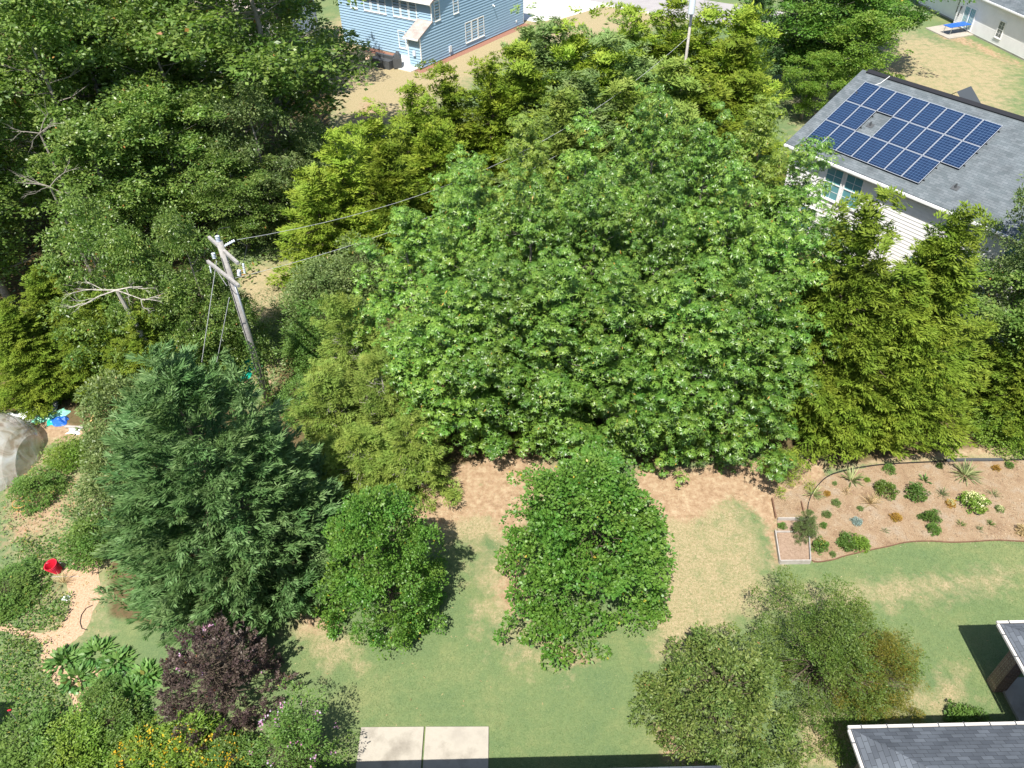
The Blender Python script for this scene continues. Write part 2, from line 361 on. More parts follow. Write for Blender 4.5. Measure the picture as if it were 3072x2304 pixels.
EDGE_HI = [c6(*p) for p in [(2500, 755), (2212, 765), (2000, 770), (1850, 772), (1600, 780), (1300, 800), (1060, 850), (960, 930), (910, 1030), (908, 1130), (903, 1230)]]
bed = pg(EDGE_LO+EDGE_HI[:7]+[c6(900, 900), c6(700, 1000), c6(715, 1115), c6(905, 1130), c6(903, 1230)])
flat('planting_bed_soil', bed, .004, SOIL, sub=3, jit=.03)
flat('wood_chip_path', pg([(185, 1690), (290, 1680), (305, 1780), (250, 1900), (190, 1950), (150, 1990), (210, 2010), (310, 2005), (300, 2110), (235, 2140), (190, 2070), (118, 2010), (125, 1930), (90, 1912), (0, 1892), (-60, 1880), (0, 1868), (100, 1896), (170, 1895), (215, 1810), (200, 1740)]), .004, CHIPS, sub=4, jit=.07)

# ------------------------------------------------------------------ foliage machinery
def unit(a): return a/(np.linalg.norm(a, axis=-1, keepdims=True)+1e-9)
class Fol:
    """collects kite-shaped leaves as numpy arrays"""
    def __init__(s, seed, acc=.004): s.acc = acc; s.q = []; s.t = []; s.r = np.random.default_rng(seed)
    def leaves(s, p, d, L, W, nrm=None, tint=None, fold=.12):
        n = len(p); r = s.r
        d = unit(d)
        if nrm is None: nrm = r.normal(size=(n, 3))*.5+[0, 0, 1]
        sd = unit(np.cross(d, nrm)); up_ = np.cross(sd, d)
        L = np.broadcast_to(L, (n,))[:, None]; W = np.broadcast_to(W, (n,))[:, None]
        m = p+d*L*.42
        q = np.stack([p, m+sd*W/2-up_*W*fold, p+d*L, m-sd*W/2-up_*W*fold], 1)
        s.q.append(q); tt = np.clip(r.random(n) if tint is None else tint, 0, .92); s.t.append(np.where(r.random(n) < s.acc, .99, tt))
    def mesh(s, name, m):
        q = np.concatenate(s.q).astype(np.float32); t = np.concatenate(s.t).astype(np.float32); n = len(q)
        me = bpy.data.meshes.new(name)
        me.vertices.add(n*4); me.vertices.foreach_set('co', q.reshape(-1))
        me.loops.add(n*4); me.loops.foreach_set('vertex_index', np.arange(n*4, dtype=np.int32))
        me.polygons.add(n); me.polygons.foreach_set('loop_start', np.arange(0, n*4, 4, dtype=np.int32))
        me.polygons.foreach_set('loop_total', np.full(n, 4, np.int32))
        a = me.attributes.new('tint', 'FLOAT', 'FACE'); a.data.foreach_set('value', t)
        me.materials.append(m); me.update(calc_edges=True); return me
def dirs(r, n): return unit(r.normal(size=(n, 3)))
def lobes(r, k=7):
    """smooth random outline factor over azimuth and height"""
    a = r.uniform(0, 2*pi, k); f = r.integers(1, 6, k); b = r.uniform(0, 2*pi, k); h = r.uniform(1, 7, k)
    am = r.uniform(.3, 1, k); am /= am.sum()
    return lambda az, t: 1+sum(am[i]*np.sin(f[i]*az+a[i]+h[i]*t*2) for i in range(k))
def env(kind, t):
    if kind == 'cone': return np.clip((1-t)**.8*1.02, .03, 1)*np.clip(.45+t*5, 0, 1)
    if kind == 'fatcone': return np.clip((1-t)**.62, .02, 1)*np.clip(.6+t*4, 0, 1)
    if kind == 'ovate': return np.sin(pi*np.clip(t*.93+.07, 0, 1)**.75)**.8*1.0
    if kind == 'round': return np.sqrt(np.clip(1-(2*t-1)**2, .01, 1))
    if kind == 'dome': return np.sqrt(np.clip(1-t**2.2, .01, 1))
def shellpts(r, n, Ht, Rd, z0, kind, rough, inner, lob=None):
    """clump centres: gathered on boughs set over the envelope (lob = number, reach, width, depth), or on the bare envelope"""
    if lob:
        nl, a, b, cz = lob; lb = lobes(r); C = []
        for k in range(nl):                       # best-candidate spacing of the boughs
            best = None
            for q in range(8):
                while True:
                    t = r.random()
                    if r.random() < float(env(kind, np.array(t)))*.85+.15: break
                az = r.uniform(0, 2*pi); R_ = Rd*float(env(kind, np.array(t)))
                p = np.array([R_*cos(az), R_*sin(az), z0+(Ht-z0)*t])
                d = min([np.linalg.norm((p-o[0])*[1, 1, .8]) for o in C], default=9)
                if best is None or d > best[0]: best = (d, p, az, t)
            C.append((best[1], best[2], best[3]))
        C[0] = (np.array([0, 0, z0+(Ht-z0)*.965]), 0., .9)
        C[1] = (np.array([Rd*.12, 0, z0+(Ht-z0)*.88]), 1., .86)
        P_ = np.array([o[0] for o in C]); AZ = np.array([o[1] for o in C]); T_ = np.array([o[2] for o in C])
        e = env(kind, T_); sc_ = r.uniform(.6, 1.35, nl)*(.48+.52*np.clip(e*1.3, 0, 1))
        sh = 1+rough*(lb(AZ, T_)-1)+r.normal(size=nl)*.14*min(1, rough*3)
        ou = np.stack([np.cos(AZ), np.sin(AZ), np.zeros(nl)], 1); tn = np.stack([-np.sin(AZ), np.cos(AZ), np.zeros(nl)], 1)
        P_[:, :2] *= sh[:, None]; P_ = P_-ou*(a*sc_*.75)[:, None]
        i = r.choice(nl, n, p=sc_**2/np.sum(sc_**2)); u = dirs(r, n); u[:, 2] = np.where(r.random(n) < .7, np.abs(u[:, 2]), u[:, 2])
        m_ = r.uniform(.25, 1.0, n)**.45
        c = P_[i]+(ou[i]*(u[:, :1]*a)+tn[i]*(u[:, 1:2]*b)+np.array([0, 0, 1])*(u[:, 2:]*cz))*(m_*sc_[i])[:, None]
        k = r.random(n) < inner*.6; c[k, :2] *= r.uniform(.2, .75, (k.sum(), 1))
        c[:, 2] = np.clip(c[:, 2], .06, Ht*1.03); az = np.arctan2(c[:, 1], c[:, 0])
        out = unit(ou[i]+tn[i]*u[:, 1:2]*.8); t = np.clip((c[:, 2]-z0)/(Ht-z0), 0, 1)
        return c, out, t, az, m_
    t = r.random(n*3); keep = r.random(n*3) < env(kind, t)**1.0*.9+.1; t = t[keep][:n]; n = len(t)
    az = r.uniform(0, 2*pi, n); lb = lobes(r)
    f = 1+rough*(lb(az, t)-1)
    rad = np.where(r.random(n) < inner, r.uniform(.25, .8, n), r.uniform(.82, 1.04, n))
    R_ = Rd*env(kind, t)*f*rad
    c = np.stack([R_*np.cos(az), R_*np.sin(az), z0+(Ht-z0)*t], 1)
    out = np.stack([np.cos(az), np.sin(az), np.zeros(n)], 1)
    return c, out, t, az, rad
def broad(seed, Ht, Rd, z0, kind, nc, nl, rc, L, W, rough=.25, inner=.3, star=1, droop=.2, flatz=.65, gapf=0.0, lob=None):
    F_ = Fol(seed); r = F_.r
    c, out, t, az, rad = shellpts(r, nc, Ht, Rd, z0, kind, rough, inner, lob)
    c = c+r.normal(size=c.shape)*rc*.3
    rcs = rc*r.uniform(.55, 1.35, len(c))
    if gapf:
        k = r.random(len(c)) > gapf; c, out, t, rcs = c[k], out[k], t[k], rcs[k]
    ctint = r.normal(size=len(c))*.13
    i = np.repeat(np.arange(len(c)), nl); n = len(i)
    u = dirs(r, n); u[:, 2] = np.where(r.random(n) < .75, np.abs(u[:, 2]), u[:, 2])
    rr_ = rcs[i]*r.uniform(.45, 1.0, n)**.5
    p = c[i]+u*rr_[:, None]*[1, 1, flatz]
    p[:, 2] = np.maximum(p[:, 2], .05)
    base = unit(u*[1, 1, .5]+out[i]*.5+[0, 0, .15])
    if star == 1:
        d = base+r.normal(size=(n, 3))*.5-[0, 0, droop]
        F_.leaves(p, d, L*r.uniform(.5, 1.35, n), W*r.uniform(.6, 1.3, n), nrm=unit(u+[0, 0, .8])+r.normal(size=(n, 3))*.35, tint=r.beta(2, 2, n)+ctint[i])
    else:
        j = np.repeat(np.arange(n), star); m = len(j)
        a0 = r.uniform(0, 2*pi, n)[j]+2*pi*np.tile(np.arange(star), n)/star+r.normal(size=m)*.25
        ax = unit(u+[0, 0, .6]); e1 = unit(np.cross(ax, dirs(r, n))); e2 = np.cross(ax, e1)
        d = e1[j]*np.cos(a0)[:, None]+e2[j]*np.sin(a0)[:, None]-ax[j]*r.uniform(.0, .5, m)[:, None]-np.array([0, 0, droop])
        tt = (r.beta(2, 2, n)+ctint[i])[j]+r.normal(size=m)*.06
        F_.leaves(p[j], d, L*r.uniform(.55, 1.4, n)[j]*r.uniform(.8, 1.15, m), W*r.uniform(.8, 1.2, m), nrm=ax[j], tint=tt)
    return F_
def conifer(seed, Ht, Rd, z0, kind, nc, nl, Lp, wp, L, W, rough=.2, inner=.25, pitch=.35, curl=.3, tips=None, lob=None, al=1.0):
    """feathery plumes that point out and up, each carrying many narrow scale sprays"""
    F_ = Fol(seed); r = F_.r
    c, out, t, az, rad = shellpts(r, nc, Ht, Rd, z0, kind, rough, inner, lob)
    if tips:
        for (tx, ty, th, tr, tn) in tips:       # extra leaders
            c2, o2, t2, a2, r2 = shellpts(r, tn, th, tr, z0+(Ht-z0)*.45, 'cone', rough, inner)
            c2 = c2+[tx, ty, 0]; c = np.vstack([c, c2]); out = np.vstack([out, o2]); t = np.r_[t, t2*.5+.5]
    n = len(c)
    pv = pitch+.9*np.clip(t-.6, 0, 1)+r.normal(size=n)*.18
    ax = unit(out*np.cos(pv)[:, None]+np.array([0, 0, 1])*np.sin(pv)[:, None]+r.normal(size=(n, 3))*.2)
    Ls = Lp*r.uniform(.6, 1.3, n)*(1-.35*t)
    ctint = r.normal(size=n)*.12
    i = np.repeat(np.arange(n), nl); m = len(i)
    s = r.uniform(0, 1, m)**.8
    rad_dir = dirs(r, m); rad_dir -= ax[i]*(rad_dir*ax[i]).sum(1)[:, None]; rad_dir = unit(rad_dir)
    rad_dir[:, 2] *= .6
    wr = wp*(1.05-s)**.7*r.uniform(.1, 1, m)
    p = c[i]+ax[i]*((s-1)*Ls[i])[:, None]+rad_dir*wr[:, None]
    p[:, 2] += curl*(s-.5)**2*Ls[i]
    p[:, 2] = np.maximum(p[:, 2], .04)
    d = ax[i]*.8*al+rad_dir*r.uniform(.2, .9, m)[:, None]+r.normal(size=(m, 3))*.18
    F_.leaves(p, d, L*r.uniform(.6, 1.3, m), W*r.uniform(.7, 1.3, m), nrm=unit(np.array([0, 0, 1])+rad_dir*.7+r.normal(size=(m, 3))*.4), tint=.25+.5*s*r.random(m)+.25*r.random(m)+ctint[i])
    return F_
def trunk_mesh(seed, Ht, r0, nb, spread, m, z0=.25, lean=0, stems=1, kind='cone'):
    rg = random.Random(seed); mb = MB()
    for st in range(stems):
        ox, oy = (0, 0) if stems == 1 else (rg.uniform(-.15, .15), rg.uniform(-.15, .15))
        lx, ly = rg.uniform(-1, 1)*(lean+.2*(stems > 1)), rg.uniform(-1, 1)*(lean+.2*(stems > 1)); pts = []; k = 8
        for j in range(k+1):
            t = j/k; pts.append(Vector((ox+lx*t*Ht*.3+rg.uniform(-.05, .05)*t*Ht*.15, oy+ly*t*Ht*.3+rg.uniform(-.05, .05)*t*Ht*.15, Ht*t-.05)))
        rad = [r0*(1-.85*j/k)/(1 if stems == 1 else 1.5) for j in range(k+1)]
        mb.tube(pts, rad, 7)
        for b in range(nb):
            t = rg.uniform(z0, .92); q = t*k; j = min(int(q), k-1); p = pts[j].lerp(pts[j+1], q-j)
            a = rg.uniform(0, 2*pi); e = float(env(kind, np.array(t)))*spread*rg.uniform(.6, .92)
            up_ = rg.uniform(.15, .7)
            mid = p+Vector((cos(a)*e*.5, sin(a)*e*.5, e*up_*.35)); end = p+Vector((cos(a+.2)*e, sin(a+.2)*e, e*up_))
            rb = r0*(1-.8*t)*.42
            mb.tube([p, mid, end], [rb, rb*.6, rb*.15], 5)
            for q2 in range(2):
                a2 = a+rg.uniform(-.9, .9); l = e*.4
                mb.tube([mid, mid+Vector((cos(a2)*l, sin(a2)*l, l*rg.uniform(.1, .8)))], [rb*.4, rb*.08], 4)
    me = bpy.data.meshes.new('trunk'); me.from_pydata(mb.v, [], mb.f); me.materials.append(m)
    me.polygons.foreach_set('use_smooth', [True]*len(me.polygons)); me.update(); return me
KIT = {}
def kit(key, crown_fn, cm, Ht, r0, nb, spread, bark=BARK, nvar=1, **k):
    KIT[key] = []
    for v in range(nvar):
        sd_ = abs(hash_(key))+v*77
        KIT[key].append((crown_fn(sd_).mesh('crown', cm), trunk_mesh(sd_, Ht*.86, r0, nb, spread, bark, **k), Ht, spread))
def hash_(s): return sum((i+1)*ord(c) for i, c in enumerate(s)) % 9973
_cnt = {}
def tree(key, name, label, cat, loc, h, rad, rz=None, group=None, mat_=None, var=None):
    k = _cnt.get(key, 0); _cnt[key] = k+1
    cr, tr, H0, R0 = KIT[key][(k if var is None else var) % len(KIT[key])]
    if mat_:
        ck = (cr.name, mat_.name)
        if ck not in KIT: c2 = cr.copy(); c2.materials[0] = mat_; KIT[ck] = c2
        cr = KIT[ck]
    rt_ = empty(name, (loc[0], loc[1], 0), rz if rz is not None else (k*2.399) % 6.283, (rad/R0, rad/R0, h/H0))
    tag(rt_, label, cat, group)
    link('trunk', tr, rt_); link('crown', cr, rt_)
    return rt_

# ------------------------------------------------------------------ solar panel house
def lapwall(name, p0, d, nrm, length, z0, z1, m, parent, span=None, exp_=.18, lift=.028):
    """lap siding: each board a tilted strip with its own lower lip; span(z) clips gables"""
    mb = MB(); p0, d, nrm = Vector(p0), Vector(d), Vector(nrm); z = z0
    while z < z1-.01:
        zt = min(z+exp_, z1); a0, b0 = span(z) if span else (0, length); a1, b1 = span(zt) if span else (0, length)
        q = lambda s, zz, o: p0+d*s+nrm*o+Vector((0, 0, zz))
        mb.poly([q(a0, z, lift), q(b0, z, lift), q(b1, zt, .004), q(a1, zt, .004)])
        mb.poly([q(a0, z, 0), q(b0, z, 0), q(b0, z, lift), q(a0, z, lift)])
        z = zt
    return mb.build(name, m, parent)
def window(parent, p, d, nrm, w_, h_, glass=GLASS, fr=.07, grid=(2, 2), name='window', sill=True, rail=True):
    """p: lower left corner on the wall; frame, sash rail, muntins, pane"""
    p, d, nrm = Vector(p), Vector(d), Vector(nrm); up_ = Vector((0, 0, 1)); mb = MB(); o = p+nrm*.02
    for (s, z, a, b) in ((0, 0, fr, h_), (w_-fr, 0, fr, h_), (fr, 0, w_-2*fr, fr), (fr, h_-fr, w_-2*fr, fr)):
        mb.box(o+d*s+up_*z, d*a, up_*b, nrm*.06)
    if rail: mb.box(o+d*fr+up_*(h_/2-.025), d*(w_-2*fr), up_*.05, nrm*.045)
    fo = mb.build(name, WHITE, parent)
    if grid:
        mm = MB(); gx, gz = grid
        for k in range(1, gx): mm.box(o+d*(fr+(w_-2*fr)*k/gx-.008)+up_*fr+nrm*.012, d*.016, up_*(h_-2*fr), nrm*.012)
        for half in (0, 1):
            zb = fr if half == 0 else h_/2+.025; hh = h_/2-fr-.025
            for k in range(1, gz): mm.box(o+d*fr+up_*(zb+hh*k/gz-.008)+nrm*.012, d*(w_-2*fr), up_*.016, nrm*.0125)
        mm.build('muntins', WHITE, fo)
    pn = MB(); pn.box(o+d*(fr-.01)+up_*(fr-.01)+nrm*.002, d*(w_-2*fr+.02), up_*(h_-2*fr+.02), nrm*.008); pn.build('pane', glass, fo)
    if sill:
        sl = MB(); sl.box(o+d*-.03+up_*-.05, d*(w_+.06), up_*.05, nrm*.09); sl.build('sill', WHITE, fo)
    return fo
def roofslab(parent, pts, m, uax, thick=.14, name='roof', uvo=(0, 0)):
    """sloped roof plane from its outline, uv in metres with u along uax"""
    pts = [Vector(p) for p in pts]; n = (pts[1]-pts[0]).cross(pts[2]-pts[1]).normalized()
    if n.z < 0: pts.reverse(); n = -n
    u = Vector(uax).normalized(); v = n.cross(u)
    mb = MB(); mb.poly(pts, [(p.dot(u), p.dot(v)) for p in pts])
    lo = [p-Vector((0, 0, thick)) for p in pts]; k = len(pts)
    for i in range(k): j = (i+1) % k; mb.poly([lo[i], lo[j], pts[j], pts[i]])
    mb.poly(lo[::-1])
    return mb.build(name, m, parent)

PSI, BET = R(-55.7), R(26.5)
O_ = Vector((20.777, 44.0, 24-15.83)); hd = Vector((cos(PSI), sin(PSI), 0)); hn = Vector((sin(PSI), -cos(PSI), 0)); UPV = Vector((0, 0, 1))
hdn = hn*cos(BET)-UPV*sin(BET); hN = hd.cross(hdn); hN = hN if hN.z > 0 else -hN
rp = lambda a, b, h=0: O_+hd*a+hdn*b+hN*h
house = empty('house', rp(5, 5.67)-UPV*rp(5, 5.67).z)
tag(house, 'white sided house with grey shingle roof carrying blue solar panels', 'house')
def inhouse(o): return o
par = house; base = Vector(house.location)
class Rel:
    """lets parts be written in world coordinates under an unrotated parent"""
    pass
def settle(root):
    inv = Matrix.Translation(-Vector(root.location))
    for ch in root.children: ch.matrix_basis = inv @ ch.matrix_basis
A0, A1, B0, B1 = -.87, 15.2, -.87, 5.67
roofslab(house, [rp(A0, B0), rp(A1, B0), rp(A1, B1), rp(A0, B1)], SHG, hd)
bk = lambda a, b: rp(a, B0)-hn*(b-B0)*cos(BET)-UPV*(b-B0)*sin(BET)
roofslab(house, [bk(A0, B0)+UPV*.001, bk(A1, B0)+UPV*.001, bk(A1, B1), bk(A0, B1)], SHG, hd)
mb = MB(); mb.beam(rp(A0+.35, B0+.03, .05), rp(A1-.3, B0+.03, .05), .26, .07, hN); mb.build('ridge_vent', BLACK, house)
ez = rp(0, B1).z
mb = MB(); mb.beam(rp(A0, B1+.05)-UPV*.07, rp(A1, B1+.05)-UPV*.07, .12, .12); mb.build('gutter', WHITE, house)
mb = MB(); mb.beam(rp(A0-.02, B0)-UPV*.16, rp(A0-.02, B1)-UPV*.16, .03, .16, UPV); mb.build('rake_board', WHITE, house)
eo = .42                                                  # eave overhang
wl = lambda a, off=0: Vector((*(rp(a, B1)-hn*(eo+off)).xy, 0))
lapwall('wall', wl(A0+.3), hd, hn, A1-A0-.6, 0, ez-.2, SIDEW, house, exp_=.2)
rdg = rp(0, B0).z; halfw = (B1-B0)*cos(BET)-eo
def gsp(z):
    if z < ez-.1: return (0, 2*halfw)
    k = (z-ez+.1)/(rdg-ez)*halfw; return (min(k, halfw-.01), max(2*halfw-k, halfw+.01))
lapwall('wall', wl(A0+.3), -hn, -hd, 2*halfw, 0, rdg-.25, SIDEW, house, span=gsp, exp_=.2)
lapwall('wall', wl(A1-.3), -hn, hd, 2*halfw, 0, rdg-.25, SIDEW, house, span=gsp, exp_=.2)
lapwall('wall', wl(A0+.3, 2*halfw), hd, -hn, A1-A0-.6, 0, ez-.2, SIDEW, house, exp_=.2)
mb = MB(); q = wl(A0+.3)
mb.box(Vector((q.x, q.y, ez-.24))-hd*.3+hn*0, hd*(A1-A0), hn*eo, UPV*.04); mb.build('soffit', WHITE, house)
def onwall(px, py):                                         # (along, z) where a surveyed point meets the front wall
    v = g(px, py, 0)-Vector((0, 0, H)); o = wl(0); t = (o-Vector((0, 0, H))).dot(hn)/v.dot(hn); P = Vector((0, 0, H))+v*t
    return (P-o).dot(hd), P.z
for (x, y) in ((2530, 492), (2588, 524)):                  # upper right corners of the two clear windows
    a, z = onwall(x+12, y); window(house, wl(a-1.1)+UPV*(ez-2.28), hd, hn, 1.15, 1.9, GLASS, grid=(2, 2))
for a in (12.2,): window(house, wl(a)+UPV*(ez-2.2), hd, hn, .95, 1.75, GLASS, grid=(2, 2))
for a in (.9, 3.2, 8.0, 11.5): window(house, wl(a)+UPV*.95, hd, hn, .95, 1.5, GLASS, grid=(2, 2))
# plumbing vent boots, cable, cross gable peaks behind the ridge
for a, b in ((.15, 1.0), (2.35, 2.6), (8.6, 4.35)):
    mb = MB(); c = rp(a, b, .012); mb.box(c-hd*.18-hdn*.15, hd*.36, hdn*.3, hN*.012); mb.tube([c, c+UPV*.22], .05, 8); mb.build('vent_pipe', DGREY, house)
mb = MB(); mb.tube([rp(.9, B0-.02, .1), rp(.75, -.3, .03), rp(.6, -.05, .05)], .018, 5); mb.build('conduit', WHITE, house)
for a in (4.6, 9.2):
    mb = MB(); t = rp(a, B0)+UPV*.16; w_ = .9
    mb.poly([t-hn*.5-hd*w_-UPV*.75, t-hn*.5, t-hn*1.9, t-hn*1.9-hd*w_-UPV*.75]); mb.poly([t-hn*.5, t-hn*.5+hd*w_-UPV*.75, t-hn*1.9+hd*w_-UPV*.75, t-hn*1.9])
    mb.build('rear_gable_roof', SHG, house)
for row, cols in ((0, range(8)), (1, (0, 1, 3, 4, 5, 6, 7)), (2, range(7))):
    for cc in cols:
        a, b = cc*1.01, row*1.67+.0; h0 = .12; mb = MB()
        q = lambda x, y, h: rp(x, y, h)
        mb.poly([q(a+.015, b+1.635, h0+.006), q(a+.985, b+1.635, h0+.006), q(a+.985, b+.02, h0+.006), q(a+.015, b+.02, h0+.006)], [(0, 0), (1, 0), (1, 1), (0, 1)])
        pn = mb.build('solar_panel', PANEL, house)
        fr = MB(); fr.box(q(a+.005, b+.005, h0-.04), hd*.985, hdn*1.64, hN*.04); fr.build('backsheet', BLACK, pn)
        fr = MB()
        for (s, t, x, y) in ((.003, .005, .99, .018), (.003, 1.632, .99, .018), (.003, .023, .018, 1.609), (.975, .023, .018, 1.609)):
            fr.box(q(a+s, b+t, h0+.0005), hd*x, hdn*y, hN*.012)
        fr.build('frame', PFR, pn)
mb = MB()
for row, c0, c1 in ((0, 0, 8), (1, 0, 2), (1, 3, 8), (2, 0, 7)):
    for f_ in (.35, 1.3): mb.beam(rp(c0*1.01-.05, row*1.67+f_, .045), rp(c1*1.01+.07, row*1.67+f_, .045), .04, .05, hN)
mb.build('mounting_rail', BLACK, house)
settle(house)

# ------------------------------------------------------------------ blue house
bA = Vector((-7.72, 73.18, 0)); bD = Vector((.587, .8096, 0)); bL = Vector((-.8096, .587, 0)); bN = Vector((.8096, -.587, 0))
bh = empty('house', bA); tag(bh, 'blue sided two storey house with white trim and tan roof', 'house')
bp_ = lambda s, l, z=0: bA+bD*s+bL*l+UPV*z
Ls, Wd, EV = 16.75, 12.0, 5.45
lapwall('wall', bp_(0, 0), bD, bN, 1.92, .12, 3.7, SIDEB, bh, exp_=.25, lift=.07, span=lambda z: (0 if z < 2.72 else min(1.9, (z-2.72)/.98*1.86), 1.92))
def bspan(z):
    if z < EV: return (1.92, Ls)
    k = (z-EV)*1.9; return (1.92+k, Ls-k)
lapwall('wall', bp_(0, 0), bD, bN, Ls, .12, 9.0, SIDEB, bh, span=bspan, exp_=.25, lift=.07)
lapwall('wall', bp_(1.92, 1.5), bL, -bD, Wd-1.5, .12, EV, SIDEB, bh, exp_=.25, lift=.07)
lapwall('wall', bp_(1.92, 0), bL, -bD, 1.5, 3.5, EV, SIDEB, bh, exp_=.25, lift=.07)
lapwall('wall', bp_(0, 0), bL, -bD, 1.5, .12, 2.65, SIDEB, bh, exp_=.25, lift=.07)
lapwall('wall', bp_(0, 1.5), bD, bL, 1.92, .12, 2.7, SIDEB, bh, exp_=.25, lift=.07)
lapwall('wall', bp_(Ls, 0), bL, bD, Wd, .12, EV, SIDEB, bh, exp_=.25, lift=.07)
lapwall('wall', bp_(0, Wd), bD, bL, Ls, .12, 9.0, SIDEB, bh, span=bspan, exp_=.25, lift=.07)
mb = MB(); mb.box(bp_(-.02, -.02), bD*(Ls+.04), bL*.04, UPV*.12); mb.box(bp_(1.9, 1.5), bL*(Wd-1.5), bD*.04, UPV*.12); mb.build('foundation', CONC, bh)
mb = MB()
for s, l, z0, z1 in ((0, 0, .1, 2.75), (1.92, 0, 3.6, EV), (Ls, 0, .1, EV), (0, 1.5, .1, 2.7)):
    MB().box(bp_(s-.05, l-.05, z0), bD*.1, bL*.1, UPV*(z1-z0)).build('corner_board', WHITE, bh)
MB().box(bp_(-.14, 1.38, 0), bD*.1, bL*.1, UPV*2.6).build('porch_post', WHITE, bh)
roofslab(bh, [bp_(-.35, -.12, 2.7), bp_(-.35, 1.7, 2.7), bp_(1.9, 1.7, 3.75), bp_(1.9, -.12, 3.75)], SHT, bL, .1)
RZ = EV+(Ls-1.92)/2*.53
roofslab(bh, [bp_(1.5, -.35, EV-.1), bp_(1.5, Wd+.35, EV-.1), bp_((1.92+Ls)/2, Wd+.35, RZ), bp_((1.92+Ls)/2, -.35, RZ)], SHT, bL, .16)
roofslab(bh, [bp_(Ls+.42, -.35, EV-.1), bp_(Ls+.42, Wd+.35, EV-.1), bp_((1.92+Ls)/2, Wd+.35, RZ-.002), bp_((1.92+Ls)/2, -.35, RZ-.002)], SHT, bL, .16)
mb = MB(); mb.beam(bp_(1.44, -.35, EV-.16), bp_(1.44, Wd+.35, EV-.16), .12, .14); mb.beam(bp_(-.4, -.12, 2.63), bp_(-.4, 1.7, 2.63), .1, .12)
mb.tube([bp_(1.5, -.08, EV-.15), bp_(1.85, -.06, EV-.5), bp_(1.85, -.06, 3.8)], .045, 6); mb.build('gutter', WHITE, bh)
for s, z, w_, h_ in ((2.27, 3.62, .8, 1.72), (5.05, 3.62, .8, 1.72)): window(bh, bp_(s, 0, z), bD, bN, w_, h_, GLASS2, grid=None)
for k in range(3): window(bh, bp_(6.68+k*1.04, 0, .58), bD, bN, .98, 1.87, GLASS2, grid=(2, 2) if k else (2, 2))
def onblue(px, py):
    v = g(px, py, 0)-Vector((0, 0, H)); o = bp_(1.92, 0); t = (o-Vector((0, 0, H))).dot(bD)/v.dot(bD); P = Vector((0, 0, H))+v*t
    return (P-o).dot(bL), P.z
uw = [onblue(1050+x/3.403, y/3.403) for x, y in ((690, 190), (605, 175), (520, 140))]
for l, z in uw: window(bh, bp_(1.92, l+.95, 3.55), -bL, -bD, .95, 1.75, GLASS2, grid=None)
l, z = onblue(1050+590/3.403, 510/3.403); window(bh, bp_(1.92, l+1.0, .75), -bL, -bD, .95, 1.6, GLASS2, grid=None)
for l in (5.6, 6.6, 7.6, 9.4): window(bh, bp_(1.92, l+.9, 3.55), -bL, -bD, .9, 1.7, GLASS2, grid=None)
def fix(s, z, w_, h_, dp, m, nm):
    mb = MB(); mb.box(bp_(s, 0, z)+bN*.02, bD*w_, bN*dp, UPV*h_); mb.build(nm, m, bh, bevel=.01)
fix(4.0, .45, .35, .55, .14, CERAM, 'meter_box'); fix(4.1, .05, .06, .4, .06, CERAM, 'conduit'); fix(15.3, .5, .16, .2, .1, WHITE, 'dryer_vent')
mb = MB(); c = bp_(11.3, 0, 3.05)+bN*.03; mb.tube([c, c+bN*.2], [.07, .05], 8); mb.tube([c+bN*.2, c+bN*.25-UPV*.12], .06, 8); mb.build('exterior_lamp', WHITE, bh)
mb = MB(); mb.box(bp_(-.06, .55, 1.1), bL*.3, -bD*.15, UPV*.45); mb.build('meter_box', CERAM, bh)
settle(bh)
flat('patio_slab', [bp_(.0, 1.55), bp_(1.9, 1.55), bp_(1.9, 4.3), bp_(-1.3, 4.3), bp_(-1.3, .3), bp_(-.06, .3)], .09, CONCW, thick=.09)
MULCH = noisy('red_mulch', [(.22, .1, .07), (.32, .17, .12)], 8, .95, .9, 30)
flat('mulch_strip', [bp_(-.9, -.75), bp_(Ls+.2, -.85), bp_(Ls+.2, -.03), bp_(-.05, -.03), bp_(-.05, .28), bp_(-.9, .28)], .004, MULCH, sub=6, jit=.06)
flat('mulch_strip', [bp_(1.88, 4.35), bp_(1.88, 8.5), bp_(.9, 8.5), bp_(.9, 4.35)], .004, MULCH, sub=3, jit=.06)
flat('driveway', [bp_(Ls+1.2, -.8), bp_(Ls+1.0, 9), bp_(Ls+12, 9), bp_(Ls+11.2, -4.2), bp_(Ls+4, -2.6)], .03, CONCW, thick=.03)
flat('road', [bp_(Ls+10.5, 60), bp_(Ls+18.5, 60), bp_(Ls+18.5, -22), bp_(Ls+10.5, -22)], .006, ASPH)
mb = MB(); mb.box(bp_(Ls+10.3, -22, 0), bL*82, bD*.25, UPV*.12); mb.build('kerb', CONCW)['kind'] = 'structure'
# covered grill and box on the patio
cg = empty('covered_grill', bp_(-.9, 2.2, .09)); tag(cg, 'grill under a dark grey cover on the patio beside the blue house', 'grill')
mb = MB(); mb.box((-.35, -.6, 0), (.75, .1, 0), (-.1, 1.3, 0), (0, 0, .85)); mb.build('cover', DGREY, cg, bevel=.06)
mb = MB(); q = [Vector(p) for p in ((-.3, -.5, .86), (.35, -.4, .86), (.27, .6, .86), (-.38, .5, .86), (-.05, -.4, 1.25), (.2, -.36, 1.2), (.12, .55, 1.2), (-.1, .5, 1.25))]
for f_ in ((0, 1, 5, 4), (1, 2, 6, 5), (2, 3, 7, 6), (3, 0, 4, 7), (4, 5, 6, 7)): mb.poly([q[i] for i in f_])
mb.build('lid_cover', DGREY, cg)
cg2 = empty('outdoor_sofa', bp_(-1.5, 3.3, 0)); tag(cg2, 'long low outdoor sofa under a black wrinkled cover at the patio edge', 'sofa')
